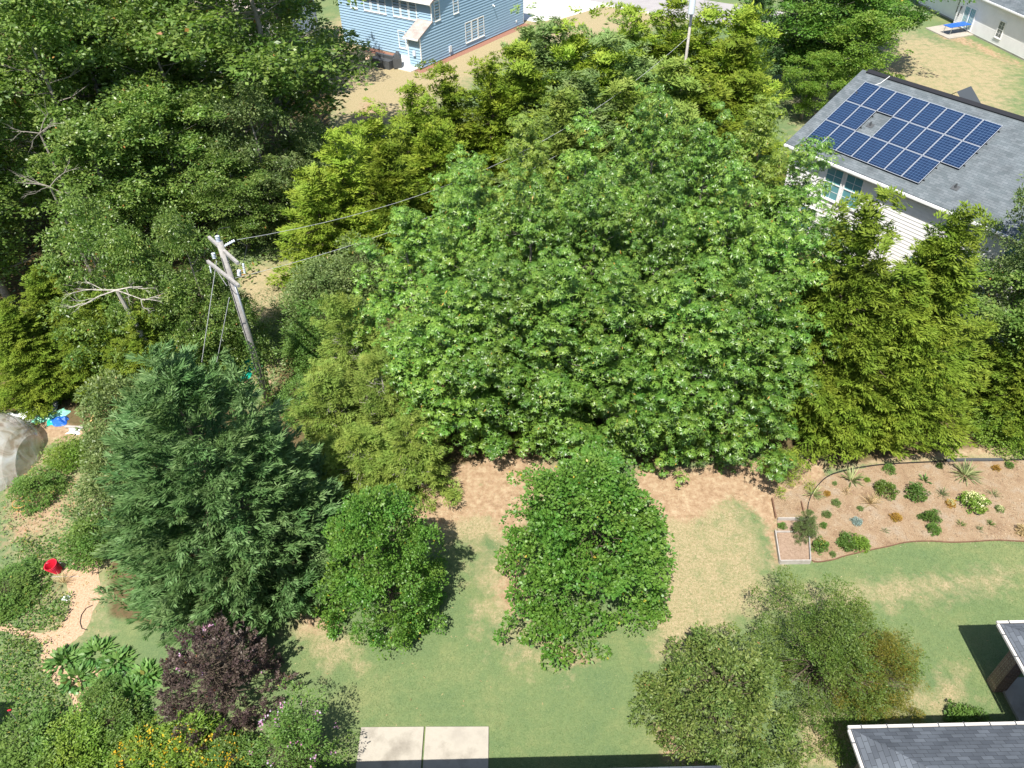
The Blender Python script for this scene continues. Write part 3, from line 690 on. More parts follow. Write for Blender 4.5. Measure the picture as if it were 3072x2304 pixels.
mb = MB(); mb.box(bL*-.9-bD*.4, bL*2.3, bD*.85, UPV*.75); mb.build('cover', DGREY, cg2, bevel=.08)
mb = MB(); mb.box(bL*-.9-bD*-.2+UPV*.75, bL*2.2, bD*.25, UPV*.3); mb.build('back_cover', DGREY, cg2, bevel=.06)

# ------------------------------------------------------------------ white house, upper right
wA = Vector((46.93, 78.75, 0)); wD = Vector((.1321, -.9912, 0)); wN = Vector((-.9912, -.1321, 0))
wh = empty('house', wA); tag(wh, 'long white sided house with blue grey roof, glass patio door at its lawn', 'house')
wp = lambda s, o=0, z=0: wA+wD*s+wN*o+UPV*z
lapwall('wall', wp(-4, 0), wD, wN, 22, .15, 3.45, SIDEW, wh, exp_=.17)
lapwall('wall', wp(-12, -.9), wD, wN, 8, .15, 3.45, SIDEW, wh, exp_=.17)
lapwall('wall', wp(-4, -.9), -wN*-1, -wD, .9, .15, 3.45, SIDEW, wh, exp_=.17)
mb = MB(); mb.box(wp(-4.0, -.02), wD*22, wN*.03, UPV*.15); mb.box(wp(-12, -.92), wD*8, wN*.03, UPV*.15); mb.build('foundation', CONC, wh)
roofslab(wh, [wp(-12.4, .4, 3.45), wp(18.4, .4, 3.45), wp(18.4, -5.6, 6.3), wp(-12.4, -5.6, 6.3)], SHG, wD, .14)
roofslab(wh, [wp(-12.4, -11.6, 3.45), wp(18.4, -11.6, 3.45), wp(18.4, -5.6, 6.302), wp(-12.4, -5.6, 6.302)], SHG, wD, .14)
mb = MB(); mb.beam(wp(-12.4, .46, 3.38), wp(18.4, .46, 3.38), .12, .13); mb.build('gutter', WHITE, wh)
lapwall('wall', wp(18, 0), -wN, wD, 11.2, .15, 6.1, SIDEW, wh, exp_=.17, span=lambda z: (0, 11.2) if z < 3.4 else ((z-3.4)*2.05, 11.2-(z-3.4)*2.05))
window(wh, wp(2.5, 0, .75), wD, wN, .9, 1.5, GLASS2, grid=(2, 2)); window(wh, wp(7.5, 0, .75), wD, wN, .9, 1.5, GLASS2, grid=(2, 2))
window(wh, wp(-5.4, -.9, .75), wD, wN, .9, 1.5, GLASS2, grid=(2, 2))
dr = window(wh, wp(-2.9, 0, .18), wD, wN, 1.85, 2.05, GLASS, fr=.09, grid=None, name='patio_door', sill=False, rail=False)
mb = MB(); mb.box(wp(-2.05, .03, .2), wD*.12, wN*.06, UPV*2.0)
for k in range(1, 4):
    for s in (-2.9, -1.93): mb.box(wp(s+.05+k*.2, .035, .25), wD*.015, wN*.02, UPV*1.9)
mb.build('door_stile', WHITE, dr)
mb = MB(); mb.tube([wp(-3.5, .12, 1.0), wp(-3.45, .14, 1.5), wp(-3.42, .12, 1.95)], [.05, .03, .08], 6); mb.build('wall_lamp', BLACK, wh)
settle(wh)
flat('patio_slab', [Vector((43.18, 81.76, 0)), Vector((43.94, 78.08, 0)), Vector((46.88, 79.2, 0)), Vector((46.3, 83.0, 0))], .1, CONC, thick=.1)
tb = empty('folding_table', (45.3, 79.9, .1), R(20)); tag(tb, 'blue topped folding table on the concrete patio of the white house', 'table')
mb = MB(); mb.box((-1.3, -.5, .72), (2.6, 0, 0), (0, 1.0, 0), (0, 0, .06)); mb.build('table_top', BLUEP, tb, bevel=.02)
for sx in (-1.1, 1.1):
    for sy in (-.42, .42): MB().tube([(sx, sy, 0), (sx*.9, sy, .72)], .03, 6).build('leg', METAL, tb)
# pale house far behind the tall trees
fh = empty('house', (-30, 75, 0)); tag(fh, 'pale grey house glimpsed through the tall trees at the top left', 'house')
SIDEP = noisy('pale_siding', [(.68, .68, .72), (.76, .76, .8)], 1, .6, .04, 20)
lapwall('wall', (-41, 73, 0), (1, 0, 0), (0, -1, 0), 22, .1, 5.4, SIDEP, fh, exp_=.2)
lapwall('wall', (-19, 73, 0), (0, 1, 0), (1, 0, 0), 10, .1, 5.4, SIDEP, fh, exp_=.2)
roofslab(fh, [(-41.5, 72.5, 5.4), (-18.5, 72.5, 5.4), (-18.5, 78, 8), (-41.5, 78, 8)], SHT, (1, 0, 0))
roofslab(fh, [(-41.5, 83.5, 5.4), (-18.5, 83.5, 5.4), (-18.5, 78, 8.002), (-41.5, 78, 8.002)], SHT, (1, 0, 0))
for x in (-39, -35, -31, -27, -23): window(fh, (x, 73, 3.4), (1, 0, 0), (0, -1, 0), 1, 1.6, GLASS2, grid=None); window(fh, (x, 73, .8), (1, 0, 0), (0, -1, 0), 1, 1.6, GLASS2, grid=None)
settle(fh)

# ------------------------------------------------------------------ near house, bottom right
nh = empty('house', (12, 6, 0)); tag(nh, 'near house corner with charcoal shingle hip roof and white gutters', 'house')
EZ = 2.72; sl = .5
x0, y1 = 9.24, 9.52
roofslab(nh, [(x0, y1, EZ), (x0+7, y1-7, EZ+3.5), (40, y1-7, EZ+3.5), (40, y1, EZ)], SHD, (1, 0, 0), .12)
roofslab(nh, [(x0, y1, EZ), (x0, y1-14, EZ), (x0+7, y1-7, EZ+3.5)], SHD, (0, 1, 0), .12)
roofslab(nh, [(x0+7, y1-7, EZ+3.5), (x0, y1-14, EZ), (40, y1-14, EZ), (40, y1-7, EZ+3.5)], SHD, (1, 0, 0), .12)
roofslab(nh, [(-40, 8.62, EZ), (5.4, 8.62, EZ), (5.4, 2.6, EZ+3), (-40, 2.6, EZ+3)], SHD, (1, 0, 0), .12)
roofslab(nh, [(-40, -3.5, EZ), (5.4, -3.5, EZ), (5.4, 2.6, EZ+3.001), (-40, 2.6, EZ+3.001)], SHD, (1, 0, 0), .12)
px0, py1 = 14.98, 12.66
roofslab(nh, [(px0, py1, EZ), (px0+2.6, py1-2.6, EZ+1.3), (px0+2.6, 6.6, EZ+1.3), (px0, y1+.02, EZ+.02)], SHD, (0, 1, 0), .1)
roofslab(nh, [(px0, py1, EZ), (px0+2.6, py1-2.6, EZ+1.3), (px0+5, py1-2.6, EZ+1.3), (px0+7.6, py1, EZ)], SHD, (1, 0, 0), .1)
mb = MB(); mb.poly([(x0, y1, EZ+.012), (x0+.22, y1, EZ+.11+.012), (x0+7, y1-6.78, EZ+3.52), (x0+6.8, y1-7, EZ+3.52), (x0, y1-.22, EZ+.012)]); 
CREAM = noisy('cream_gutter', [(.5, .47, .43), (.6, .57, .53)], 3, .6, .05)
def gut(a, b):
    m2 = MB(); m2.beam(a, b, .08, .08); m2.build('gutter', CREAM, nh)
    a, b = Vector(a), Vector(b); L_ = (b-a).length; d = (b-a)/L_; k = .35
    # brackets as thin straps across the gutter
    m3 = MB(); k = .35; sd_ = d.cross(UPV)
    while k < L_ and k < 9: MB().box(a+d*k-sd_*.06+UPV*.042, d*.03, sd_*.12, UPV*.01).build('gutter_strap', DGREY, nh); k += .72
gut((x0-.06, y1+.06, EZ-.04), (40, y1+.06, EZ-.04)); gut((x0-.06, y1-.02, EZ-.04), (x0-.06, -4, EZ-.04))
gut((px0-.06, py1+.06, EZ-.04), (px0+7.6, py1+.06, EZ-.04)); gut((px0-.06, py1-.02, EZ-.04), (px0-.06, y1+.16, EZ-.04))
def bwall(a, b, z1=EZ-.1, nm='wall'):
    a, b = Vector(a), Vector(b); L_ = (b-a).length; MB().poly([a, b, b+UPV*z1, a+UPV*z1], [(0, 0), (L_, 0), (L_, z1), (0, z1)]).build(nm, BRICKM, nh)
bwall((x0+.4, y1-.4, 0), (px0+.6, y1-.4, 0)); bwall((x0+.4, y1-.4, 0), (x0+.4, -4, 0)); bwall((px0+.6, y1-.4, 0), (40, y1-.4, 0)); bwall((-40, 8.2, 0), (5.2, 8.2, 0)); bwall((5.2, 8.2, 0), (5.2, -3, 0))
mb = MB(); mb.box((px0+.42, py1-.85, 0), (.42, 0, 0), (0, .42, 0), (0, 0, EZ-.12)); mb.build('brick_pillar', BRICKM, nh)
mb = MB(); mb.box((px0+7, py1-.85, 0), (.42, 0, 0), (0, .42, 0), (0, 0, EZ-.12)); mb.build('brick_pillar', BRICKM, nh)
settle(nh)
flat('patio_slab', [Vector(p) for p in ((px0+.75, 12.25, 0), (px0+7.5, 12.25, 0), (px0+7.5, 9.2, 0), (px0+.75, 9.2, 0))], .1, CONC, thick=.1)
# open slab at the bottom of the lawn, two pours with a joint
cs = [g(1085, 2185), g(1272, 2183.5), g(1278, 2183.5), g(1466, 2183)]
def slabpart(xa, xb, nm):
    a, b = Vector(xa), Vector(xb); dn_ = Vector((0, -3.6, 0)); mb = MB(); mb.box(Vector((a.x, a.y-3.6, 0)), Vector((b.x-a.x, b.y-a.y, 0)), Vector((0, 3.6, 0)), UPV*.08); return mb.build(nm, CONC, None, bevel=.012)
for a_, b_ in ((cs[0], cs[1]), (cs[2], cs[3])): tag(slabpart(a_, b_, 'patio_slab'), kind='structure')

# ------------------------------------------------------------------ kits of plants
kit('gum', lambda s: broad(s, 12, 2.7, .3, 'ovate', 760, 17, .36, .145, .05, rough=.55, inner=.15, star=5, droop=.3, lob=(84, .72, .62, .62)), ML['gum'], 12, .16, 16, 2.3, nvar=4, bark=GBARK, kind='ovate')
kit('oak', lambda s: broad(s, 18, 4.8, 3.0, 'round', 420, 66, .8, .27, .16, rough=.7, inner=.3, droop=.25, lob=(42, 1.5, 1.35, .8)), ML['oak'], 18, .3, 22, 4.3, nvar=4, bark=GBARK, z0=.2, lean=.1, kind='round')
kit('grey', lambda s: broad(s, 10, 3.6, 1.0, 'dome', 380, 70, .55, .2, .09, rough=.5, inner=.3, droop=.3, lob=(60, .9, .85, .5)), ML['grey'], 10, .18, 16, 3.1, bark=GBARK, nvar=2, kind='dome')
kit('cedar', lambda s: conifer(s, 8, 2.7, .1, 'fatcone', 900, 42, .8, .27, .19, .055, rough=.5, pitch=.3, lob=(85, 1.0, .65, .3)), ML['cedar'], 8, .14, 26, 2.2, nvar=4)
kit('bigcedar', lambda s: conifer(s, 11, 3.3, .1, 'cone', 2300, 42, .8, .26, .19, .055, rough=.5, pitch=.1, inner=.2, tips=[(-.9, .3, 10.2, .8, 60), (.8, -.2, 9.4, .8, 50)], lob=(150, 1.15, .9, .3)), ML['cedard'], 11, .2, 34, 2.8, nvar=3)
kit('pale', lambda s: conifer(s, 6, 2.3, .1, 'dome', 800, 42, .8, .28, .19, .04, rough=.5, pitch=.1, curl=-.25, lob=(70, .8, .6, .3)), ML['pale'], 6, .12, 44, 2.65, nvar=3, bark=DEAD)
kit('ley', lambda s: conifer(s, 11, 3.4, .1, 'fatcone', 3000, 44, .75, .15, .2, .036, rough=.18, pitch=.6, inner=.25, al=1.7, curl=.5, tips=[(1.3, .2, 10.4, .8, 90)], lob=(330, .6, .36, .3)), ML['ley'], 11, .13, 20, 2.0)
kit('maple', lambda s: broad(s, 7, 2.8, .25, 'dome', 620, 75, .36, .125, .095, rough=.5, inner=.15, droop=.15, lob=(110, .62, .58, .34)), ML['maple'], 7, .14, 22, 2.5, nvar=2, stems=2, kind='dome')
kit('olive', lambda s: broad(s, 5.2, 2.6, .2, 'dome', 520, 48, .3, .14, .062, rough=.5, inner=.2, droop=.2, lob=(90, .55, .5, .35)), ML['olive'], 5.2, .11, 20, 2.3, nvar=1, stems=3, kind='dome')
kit('myrtle', lambda s: broad(s, 5, 2.5, .2, 'dome', 900, 60, .27, .08, .034, rough=.5, inner=.35, droop=.1, lob=(80, .6, .5, .32)), ML['dark'], 5, .1, 22, 2.2, nvar=1, stems=4, kind='dome')
kit('purple', lambda s: conifer(s, 3.7, 1.6, .2, 'dome', 330, 60, .7, .1, .08, .045, rough=.4, pitch=.95, curl=.1), ML['purple'], 3.7, .06, 24, 1.3, stems=4, kind='dome')
kit('crape', lambda s: broad(s, 3.4, 1.4, .3, 'dome', 200, 40, .26, .085, .04, rough=.5, inner=.4, droop=.1, lob=(34, .4, .3, .35)), ML['bush'], 3.4, .05, 22, 1.2, stems=5, kind='dome')
kit('bush', lambda s: broad(s, 1.6, 1.0, .03, 'dome', 110, 62, .24, .095, .05, rough=.3, inner=.3, droop=.1), ML['bush'], 1.6, .03, 14, .8, nvar=3, stems=3, kind='dome')
kit('scrub', lambda s: broad(s, 2.8, 1.6, .05, 'dome', 170, 62, .38, .14, .055, rough=.5, inner=.3, droop=.1, gapf=.05), ML['grey'], 2.8, .05, 16, 1.3, nvar=2, stems=3, kind='dome')
kit('little', lambda s: broad(s, .6, .42, .02, 'dome', 46, 34, .12, .085, .05, rough=.35, inner=.3, droop=.1), ML['bush'], .6, .012, 10, .34, nvar=3, stems=3, kind='dome')

# ------------------------------------------------------------------ trees
ordn = ['first', 'second', 'third', 'fourth', 'fifth', 'sixth', 'seventh', 'eighth']
rows = [('front', [(1340, 830, 8.4), (1500, 745, 9.5), (1690, 765, 9.5), (1880, 790, 9.3), (2085, 800, 9.3), (2290, 790, 9.3)], 2.4),
        ('second', [(1205, 620, 8.8), (1395, 500, 10.4), (1590, 500, 11), (1800, 480, 11.3), (2010, 500, 11.3), (2215, 490, 11.3), (2400, 590, 10.6)], 2.2),
        ('rear', [(1385, 440, 9.6), (1570, 335, 11.8), (1765, 370, 11.5), (1980, 250, 12.6), (2150, 300, 12.2), (2310, 290, 12.2), (2440, 420, 11.2)], 2.25)]
for rn, lst, rd in rows:
    for k, (x, y, h) in enumerate(lst):
        tree('gum', 'gum_tree', 'star leaved gum tree, %s from left in %s row of the thicket' % (ordn[k], rn), 'tree', g(x, y, h), h, rd, group='gum trees of the middle thicket',
             mat_=ML['gumy'] if (rn, k) in (('rear', 1), ('rear', 5)) else None)
ced = [(930, 545, 6.0, 2.3, 'cedary', 'at the left end of the cedar belt, above the shaded gap'), (1000, 430, 7.2, 2.5, 'cedary', 'second from the left end of the cedar belt'),
       (1110, 345, 7.2, 2.5, 'cedary', 'third from the left, under the tan lawn corner'), (1235, 285, 7.5, 2.5, 'cedary', 'fourth from the left, below the tan lawn'),
       (1150, 470, 6.5, 2.3, 'cedar', 'behind the leftmost gum trees'), (1340, 240, 7.8, 2.6, 'cedar', 'fifth from the left, below the blue house corner'), (1290, 370, 7, 2.3, 'cedar', 'between the belt and the pale topped gum'),
       (1470, 215, 8.2, 2.7, 'cedar', 'sixth from the left, in front of the blue wall'), (1555, 170, 8.6, 2.6, 'cedary', 'yellowest of the belt, right of the blue wall'),
       (1640, 110, 9.2, 3.0, 'blue', 'bluish, just right of the blue house corner'), (1730, 20, 11, 2.7, 'cedary', 'tallest spire against the driveway'),
       (1830, 75, 10, 3.0, 'blue', 'bluish and broad, right of the tall spire'), (1745, 215, 9, 2.9, 'blue', 'bluish with hanging sprays, below the tall spire'),
       (1905, 10, 10.5, 2.7, 'cedary', 'spire against the grey road'), (1990, 60, 9.6, 2.8, 'cedar', 'left of the transformer pole'), (1880, 225, 8.5, 2.8, 'pale', 'pale, above the pale topped gum'),
       (2020, 170, 8.8, 2.9, 'pale', 'left below the transformer pole'), (2130, 20, 10, 3.0, 'cedary', 'right of the transformer'), (2140, 190, 8.5, 3.0, 'cedar', 'right below the transformer pole'),
       (2220, 90, 9.2, 2.8, 'cedar', 'at the right end of the belt beside the dark gap'), (1700, 320, 8, 2.5, 'pale', 'just above the second rear gum'), (2060, 300, 8, 2.3, 'pale', 'low, behind the rear gum row'), (1590, 60, 9.5, 2.4, 'blue', 'rearmost at the blue house corner'), (2030, -30, 11, 2.8, 'cedary', 'rearmost against the road'), (2240, 10, 10.5, 2.8, 'cedary', 'rearmost at the right end'), (1810, 150, 9, 2.8, 'cedary', 'between the bluish ones'), (1940, 120, 9, 2.6, 'blue', 'bluish, left of the transformer pole'), (2235, 200, 7.5, 2.5, 'cedar', 'low at the right end beside the lawn')]
for x, y, h, rd, mm, where in ced:
    rd *= 1.22 if x < 1500 else 1.42
    if x < 1720: y, h = y-50, h+.9
    tree('cedar', 'cedar_tree', 'feathery cedar %s' % where, 'tree', g(x, y, h), h, rd, group='cedars of the diagonal belt', mat_=ML[mm])
for k, (x, y, h, rd, l) in enumerate([(2640, 570, 11.2, 3.2, 'big olive green cedar in front of the solar house windows'), (2905, 590, 10.8, 3.1, 'big olive green cedar with single spire in front of the solar roof corner'),
                                    (2765, 740, 9.2, 2.9, 'shorter olive cedar between the two big ones, above the planting bed')]):
    tree('bigcedar', 'cedar_tree', l, 'tree', g(x, y, h), h, rd, rz=[.3, 2.1, 4.0][k], group='big cedars above the planting bed')
for k, (x, y, h, rd, l) in enumerate([(1010, 885, 5.8, 2.0, 'pale feathery cedar at the top of the pale clump'), (1130, 1050, 5.4, 2.3, 'pale feathery cedar against the left side of the gums'),
                                    (1215, 1255, 3.8, 2.2, 'lowest pale cedar, edging the bare clay'), (965, 1110, 4.6, 2.2, 'pale cedar with grey twigs beside the blue green cypress'), (1060, 1290, 3.6, 1.9, 'pale cedar just above the small maple')]):
    tree('pale', 'cedar_tree', l, 'tree', g(x, y, h), h, rd, group='pale cedars')
tree('ley', 'cypress_tree', 'large blue green cypress with two tips standing right of the wood chip path', 'tree', g(462, 1035, 10.8), 10.8, 2.75, rz=.1)
tree('maple', 'maple_tree', 'small rounded maple casting a dark shadow on the lawn', 'tree', (-4.5, 15.3), 6.2, 1.65, rz=.5, var=0)
tree('maple', 'maple_tree', 'broad bright green maple reaching down into the middle of the lawn', 'tree', (2.5, 16.0), 6.5, 2.35, rz=2.0, var=1)
tree('olive', 'fruit_tree', 'open crowned olive green tree beside the bare clay at the bottom', 'tree', (6.1, 10.9), 4.1, 1.8, rz=1.0)
tree('myrtle', 'shrub_tree', 'dark green spreading tree left of the near house roof', 'tree', (9.8, 12.25), 3.5, 2.0, rz=.2)
tree('myrtle', 'shrub_tree', 'amber tinged small tree leaning out of the dark green one', 'tree', (11.35, 12.1), 2.7, 1.3, rz=2.2, mat_=ML['amber'])
tree('purple', 'shrub', 'dark purple leaved shrub at the foot of the cypress', 'shrub', (-9.6, 12.3), 3.3, 1.65)
tree('crape', 'shrub', 'loose flowering shrub with pink and lilac blooms left of the concrete slab', 'shrub', (-6.7, 10.0), 2.9, 1.25)
tree('crape', 'shrub', 'open yellow green shrub between gums and planting bed', 'shrub', g(2345, 1435), 1.3, .95, mat_=ML['cedary'])
tree('scrub', 'shrub', 'bright green bush at the foot of the big cedars', 'shrub', g(2985, 1310), 1.5, 1.0, mat_=ML['bright'])
# right edge
tree('grey', 'tree', 'thin open tree in front of the solar roof at the right edge', 'tree', (23.2, 28.5), 10.5, 2.3, rz=2, var=1)
tree('oak', 'tree', 'dark leafy tree at the right edge below the solar house', 'tree', (23.2, 26), 7.5, 2.6, rz=1)
tree('bigcedar', 'cedar_tree', 'dark cedar half out of frame at the right edge', 'tree', (22.3, 24.2), 6.5, 2.2, rz=1)
# upper right
for k, (x, y, h, rd, m_, l) in enumerate([(23.5, 65, 11.5, 4.3, None, 'broad dark green tree nearest the cedar belt, top right'), (29, 70, 13, 4.8, None, 'large dark green tree between the dark cedar and white house'),
                                        (27.5, 60, 7.5, 2.8, 'bright', 'lighter green tree casting shade on the solar house lawn'), (23.5, 59, 5, 2.0, 'bright', 'small pale green tree in front of the dark green ones'), (33.5, 72, 11, 3.8, 'oak', 'leafy tree beside the white house wall'), (27, 64.5, 10, 3.8, 'gum', 'leafy green tree in the middle of the broad dark ones')]):
    tree('oak', 'tree', l, 'tree', (x, y), h, rd, group='broadleaf trees of the upper right', mat_=ML[m_] if m_ else ML['maple'])
tree('cedar', 'cedar_tree', 'very dark cedar between the belt and the broad trees', 'tree', (19.5, 63), 10, 2.6, mat_=ML['ley'])
# tall wood, upper left
tall = [(-14.6, 49, 17, 6.0, 'overhanging the tan lawn'), (-22, 53, 17, 4.2, 'second from the lawn'), (-29, 49, 17.5, 4.6, 'in the middle of the wood'), (-36, 52, 19, 5, 'behind the middle of the wood'),
        (-27, 63, 19, 5, 'in front of the pale house'), (-18.5, 67, 17, 4.2, 'beside the pale house gable'), (-42, 60, 19, 5.2, 'at the far left back'), (-24.5, 42, 14.5, 3.9, 'above the vine hung stump'), (-20.5, 47, 13, 3.8, 'dark one behind the grey green tree'), (-19.5, 42, 9.5, 3.2, 'lower one left of the grey green tree'), (-25, 46.5, 14, 4.2, 'dark one in the heart of the wood'), (-16, 41, 6, 2.4, 'lowest one above the shaded track'), (-22, 38.5, 9, 3.0, 'low one behind the power pole'), (-32, 41, 15.5, 4.4, 'left of centre with bare limbs'),
        (-38, 44, 17, 4.8, 'at the left edge'), (-28, 35.5, 12, 3.3, 'low at the left with pale dead limbs'), (-34, 36, 13, 3.6, 'lowest at the left edge'), (-45, 50, 18, 5, 'outermost on the left'), (-35, 68, 19, 5.2, 'rearmost by the pale house')]
for x, y, h, rd, l in tall:
    tree('oak', 'tree', 'tall broadleaf tree of the dark wood, %s' % l, 'tree', (x, y), h, rd, group='tall trees of the dark wood')
for x, y, h, rd, l in [(-14.8, 43.5, 9.0, 2.8, 'grey green rounded tree at the right edge of the dark wood'), (-12.2, 46, 6.0, 2.0, 'grey green low tree by the tan lawn corner')]:
    tree('grey', 'tree', l, 'tree', (x, y), h, rd, group='grey green trees')
for x, y, h, rd, l in [(520, 640, 8.6, 1.7, 'slim leafy tree left of the power pole'), (380, 700, 8, 1.7, 'vine hung tree with pale dead branches'), (620, 800, 5.5, 1.5, 'low leafy tree behind the pole guys'), (520, 850, 5.6, 1.8, 'leafy tree above the cypress tip'), (210, 620, 9, 2.3, 'leafy tree above the left cedars')]:
    tree('grey', 'tree', l, 'tree', g(x, y, h), h, rd, group='leafy trees left of the pole', mat_=ML['oak'])
for x, y, h, rd, l in [(95, 790, 6.2, 2.4, 'outermost cedar above the plastic tunnel'), (260, 840, 5.8, 2.3, 'middle cedar of the left group'), (400, 920, 5, 2.0, 'right cedar of the left group beside the cypress'), (0, 900, 5.5, 2.2, 'cedar at the left frame edge'), (190, 930, 4.4, 2.0, 'low cedar over the heap of plastic sheets'), (330, 1010, 3.6, 1.5, 'lowest cedar of the left group')]:
    tree('bigcedar', 'cedar_tree', l, 'tree', g(x, y, h), h, rd, group='cedars of the left group')
for k, (x, y, h, rd, mm, l) in enumerate([(955, 790, 3.0, 1.3, 'grey', 'first scrub bush along the shaded track'), (960, 800, 3.2, 1.7, 'grey', 'greyish scrub bush left of the gums'), (925, 985, 2.2, 1.2, 'bush', 'scrub bush right of the power pole'), (960, 920, 2.8, 1.6, 'bush', 'scrub bush beneath the greyish one'), (1060, 740, 3.4, 1.6, 'grey', 'tall scrub bush at the gum edge'), (905, 1150, 1.5, 1.0, 'bush', 'low scrub at the pole foot'),
                                         (1130, 640, 3.5, 1.7, 'yellow2', 'yellow green bush below the belt')]):
    tree('scrub', 'shrub', l, 'shrub', g(x, y, h), h, rd, group='scrub by the track', mat_=ML['bright'] if mm == 'yellow2' else ML[mm])
for k, (x, y, h, rd, mm, l) in enumerate([(330, 1330, 2.6, 1.0, 'grey', 'small leafed bush left of the cypress top'), (300, 1480, 2.0, 1.0, 'grey', 'small leafed bush beside the cypress'), (280, 1600, 1.4, .9, 'bush', 'low bush at the path head'),
                                         (340, 1190, 3.0, 1.2, 'grey', 'leafy bush between left cedars and cypress'), (100, 1450, .9, .8, 'bush', 'scruffy bush in front of the plastic tunnel'), (200, 1350, .9, .7, 'bright', 'yellowish weed clump beside the tunnel end'), (20, 1760, .6, .9, 'bush', 'leafy clump at the left edge by the bucket')]):
    tree('bush', 'shrub', l, 'shrub', g(x, y, h*.7), h, rd, group='bushes of the left garden', mat_=ML[mm])
for k, (x, y, h, rd, mm, l) in enumerate([(60, 2260, 1.2, 1.3, 'bush', 'leafy bush in the bottom left corner'), (210, 2230, 1.3, 1.0, 'bright', 'bright green bush near the bottom left corner'), (330, 2160, 1.1, .9, 'bush', 'bush below the strap leaved plants'), (420, 2250, 1.2, .9, 'bright', 'yellow flowering bush, left one'),
                                         (560, 2230, 1.4, 1.0, 'bright', 'yellow flowering bush, middle one'), (690, 2270, 1.3, .8, 'bush', 'yellow flowering bush, right one'), (300, 2080, .8, .6, 'bush', 'small dark bush behind the strap leaves'), (130, 2290, 1.2, 1.0, 'bush', 'low bush between the corner and bright bush')]):
    tree('bush', 'shrub', l, 'shrub', g(x, y, h*.6), h*.85, rd*.82, group='bushes along the bottom left', mat_=ML[mm])

# flowers that sit on crowns
def flowers(parent, seed, n, rad, h, m, size=.05, z0=.5):
    F_ = Fol(seed); r = F_.r; t = r.uniform(z0, 1, n); az = r.uniform(0, 2*pi, n)
    rr_ = rad*env('dome', t)*r.uniform(.9, 1.08, n); p = np.stack([rr_*np.cos(az), rr_*np.sin(az), h*t], 1)
    j = np.repeat(np.arange(n), 5); cl = p[j]+r.normal(size=(n*5, 3))*size*.7
    F_.leaves(cl, dirs(r, n*5)*[1, 1, .5]+[0, 0, .4], size, size*.8); link('blossom', F_.mesh('blossom', m), parent)
for o in list(COL.objects):
    if o.get('label', '').startswith('yellow flowering'): flowers(o, 5, 34, 1.0, 1.6, ML['yellow'], .08)
    if 'pink and lilac' in o.get('label', ''): flowers(o, 6, 26, 1.35, 3.4, ML['pink'], .07)
    if o.get('label', '').startswith('dark purple'): flowers(o, 7, 10, 1.4, 3.6, ML['pink'], .05)

# ------------------------------------------------------------------ garden bed plants
def blades(seed, n, L, W, m, spread=.06, elev=(.3, 1.2), droop=.35):
    """long arching blades from one crown, two segments each"""
    F_ = Fol(seed); r = F_.r; az = r.uniform(0, 2*pi, n); el = r.uniform(*elev, n)
    d = np.stack([np.cos(az)*np.cos(el), np.sin(az)*np.cos(el), np.sin(el)], 1); p = d*[spread, spread, 0]
    Ls = L*r.uniform(.6, 1.1, n); t = r.random(n)
    F_.leaves(p, d, Ls*.75, W, nrm=np.array([0, 0, 1])+r.normal(size=(n, 3))*.2, tint=t)
    d2 = d-[0, 0, droop]; F_.leaves(p+d*(Ls*.4)[:, None], d2, Ls*.6, W*.85, nrm=np.array([0, 0, 1])+r.normal(size=(n, 3))*.2, tint=t)
    return F_.mesh('blades', ML[m])
def bladeplant(name, label, cat, loc, seed, n, L, W, m, group=None, **k):
    o = link(name, blades(seed, n, L, W, m, **k)); o.location = loc; tag(o, label, cat, group); return o
G6 = lambda x, y: g(*c6(x, y))
bladeplant('yucca_plant', 'large striped yucca by the dark edging strip', 'plant', G6(1855, 860), 11, 60, .8, .045, 'yucca', 'yuccas in the bed')
bladeplant('yucca_plant', 'yucca in the cedar shade by the curved edging', 'plant', G6(1168, 890), 12, 46, .7, .05, 'yucca', 'yuccas in the bed')
bladeplant('yucca_plant', 'small grey yucca on the curve of the edging above the raised bed', 'plant', G6(935, 975), 13, 30, .5, .04, 'yucca', 'yuccas in the bed')
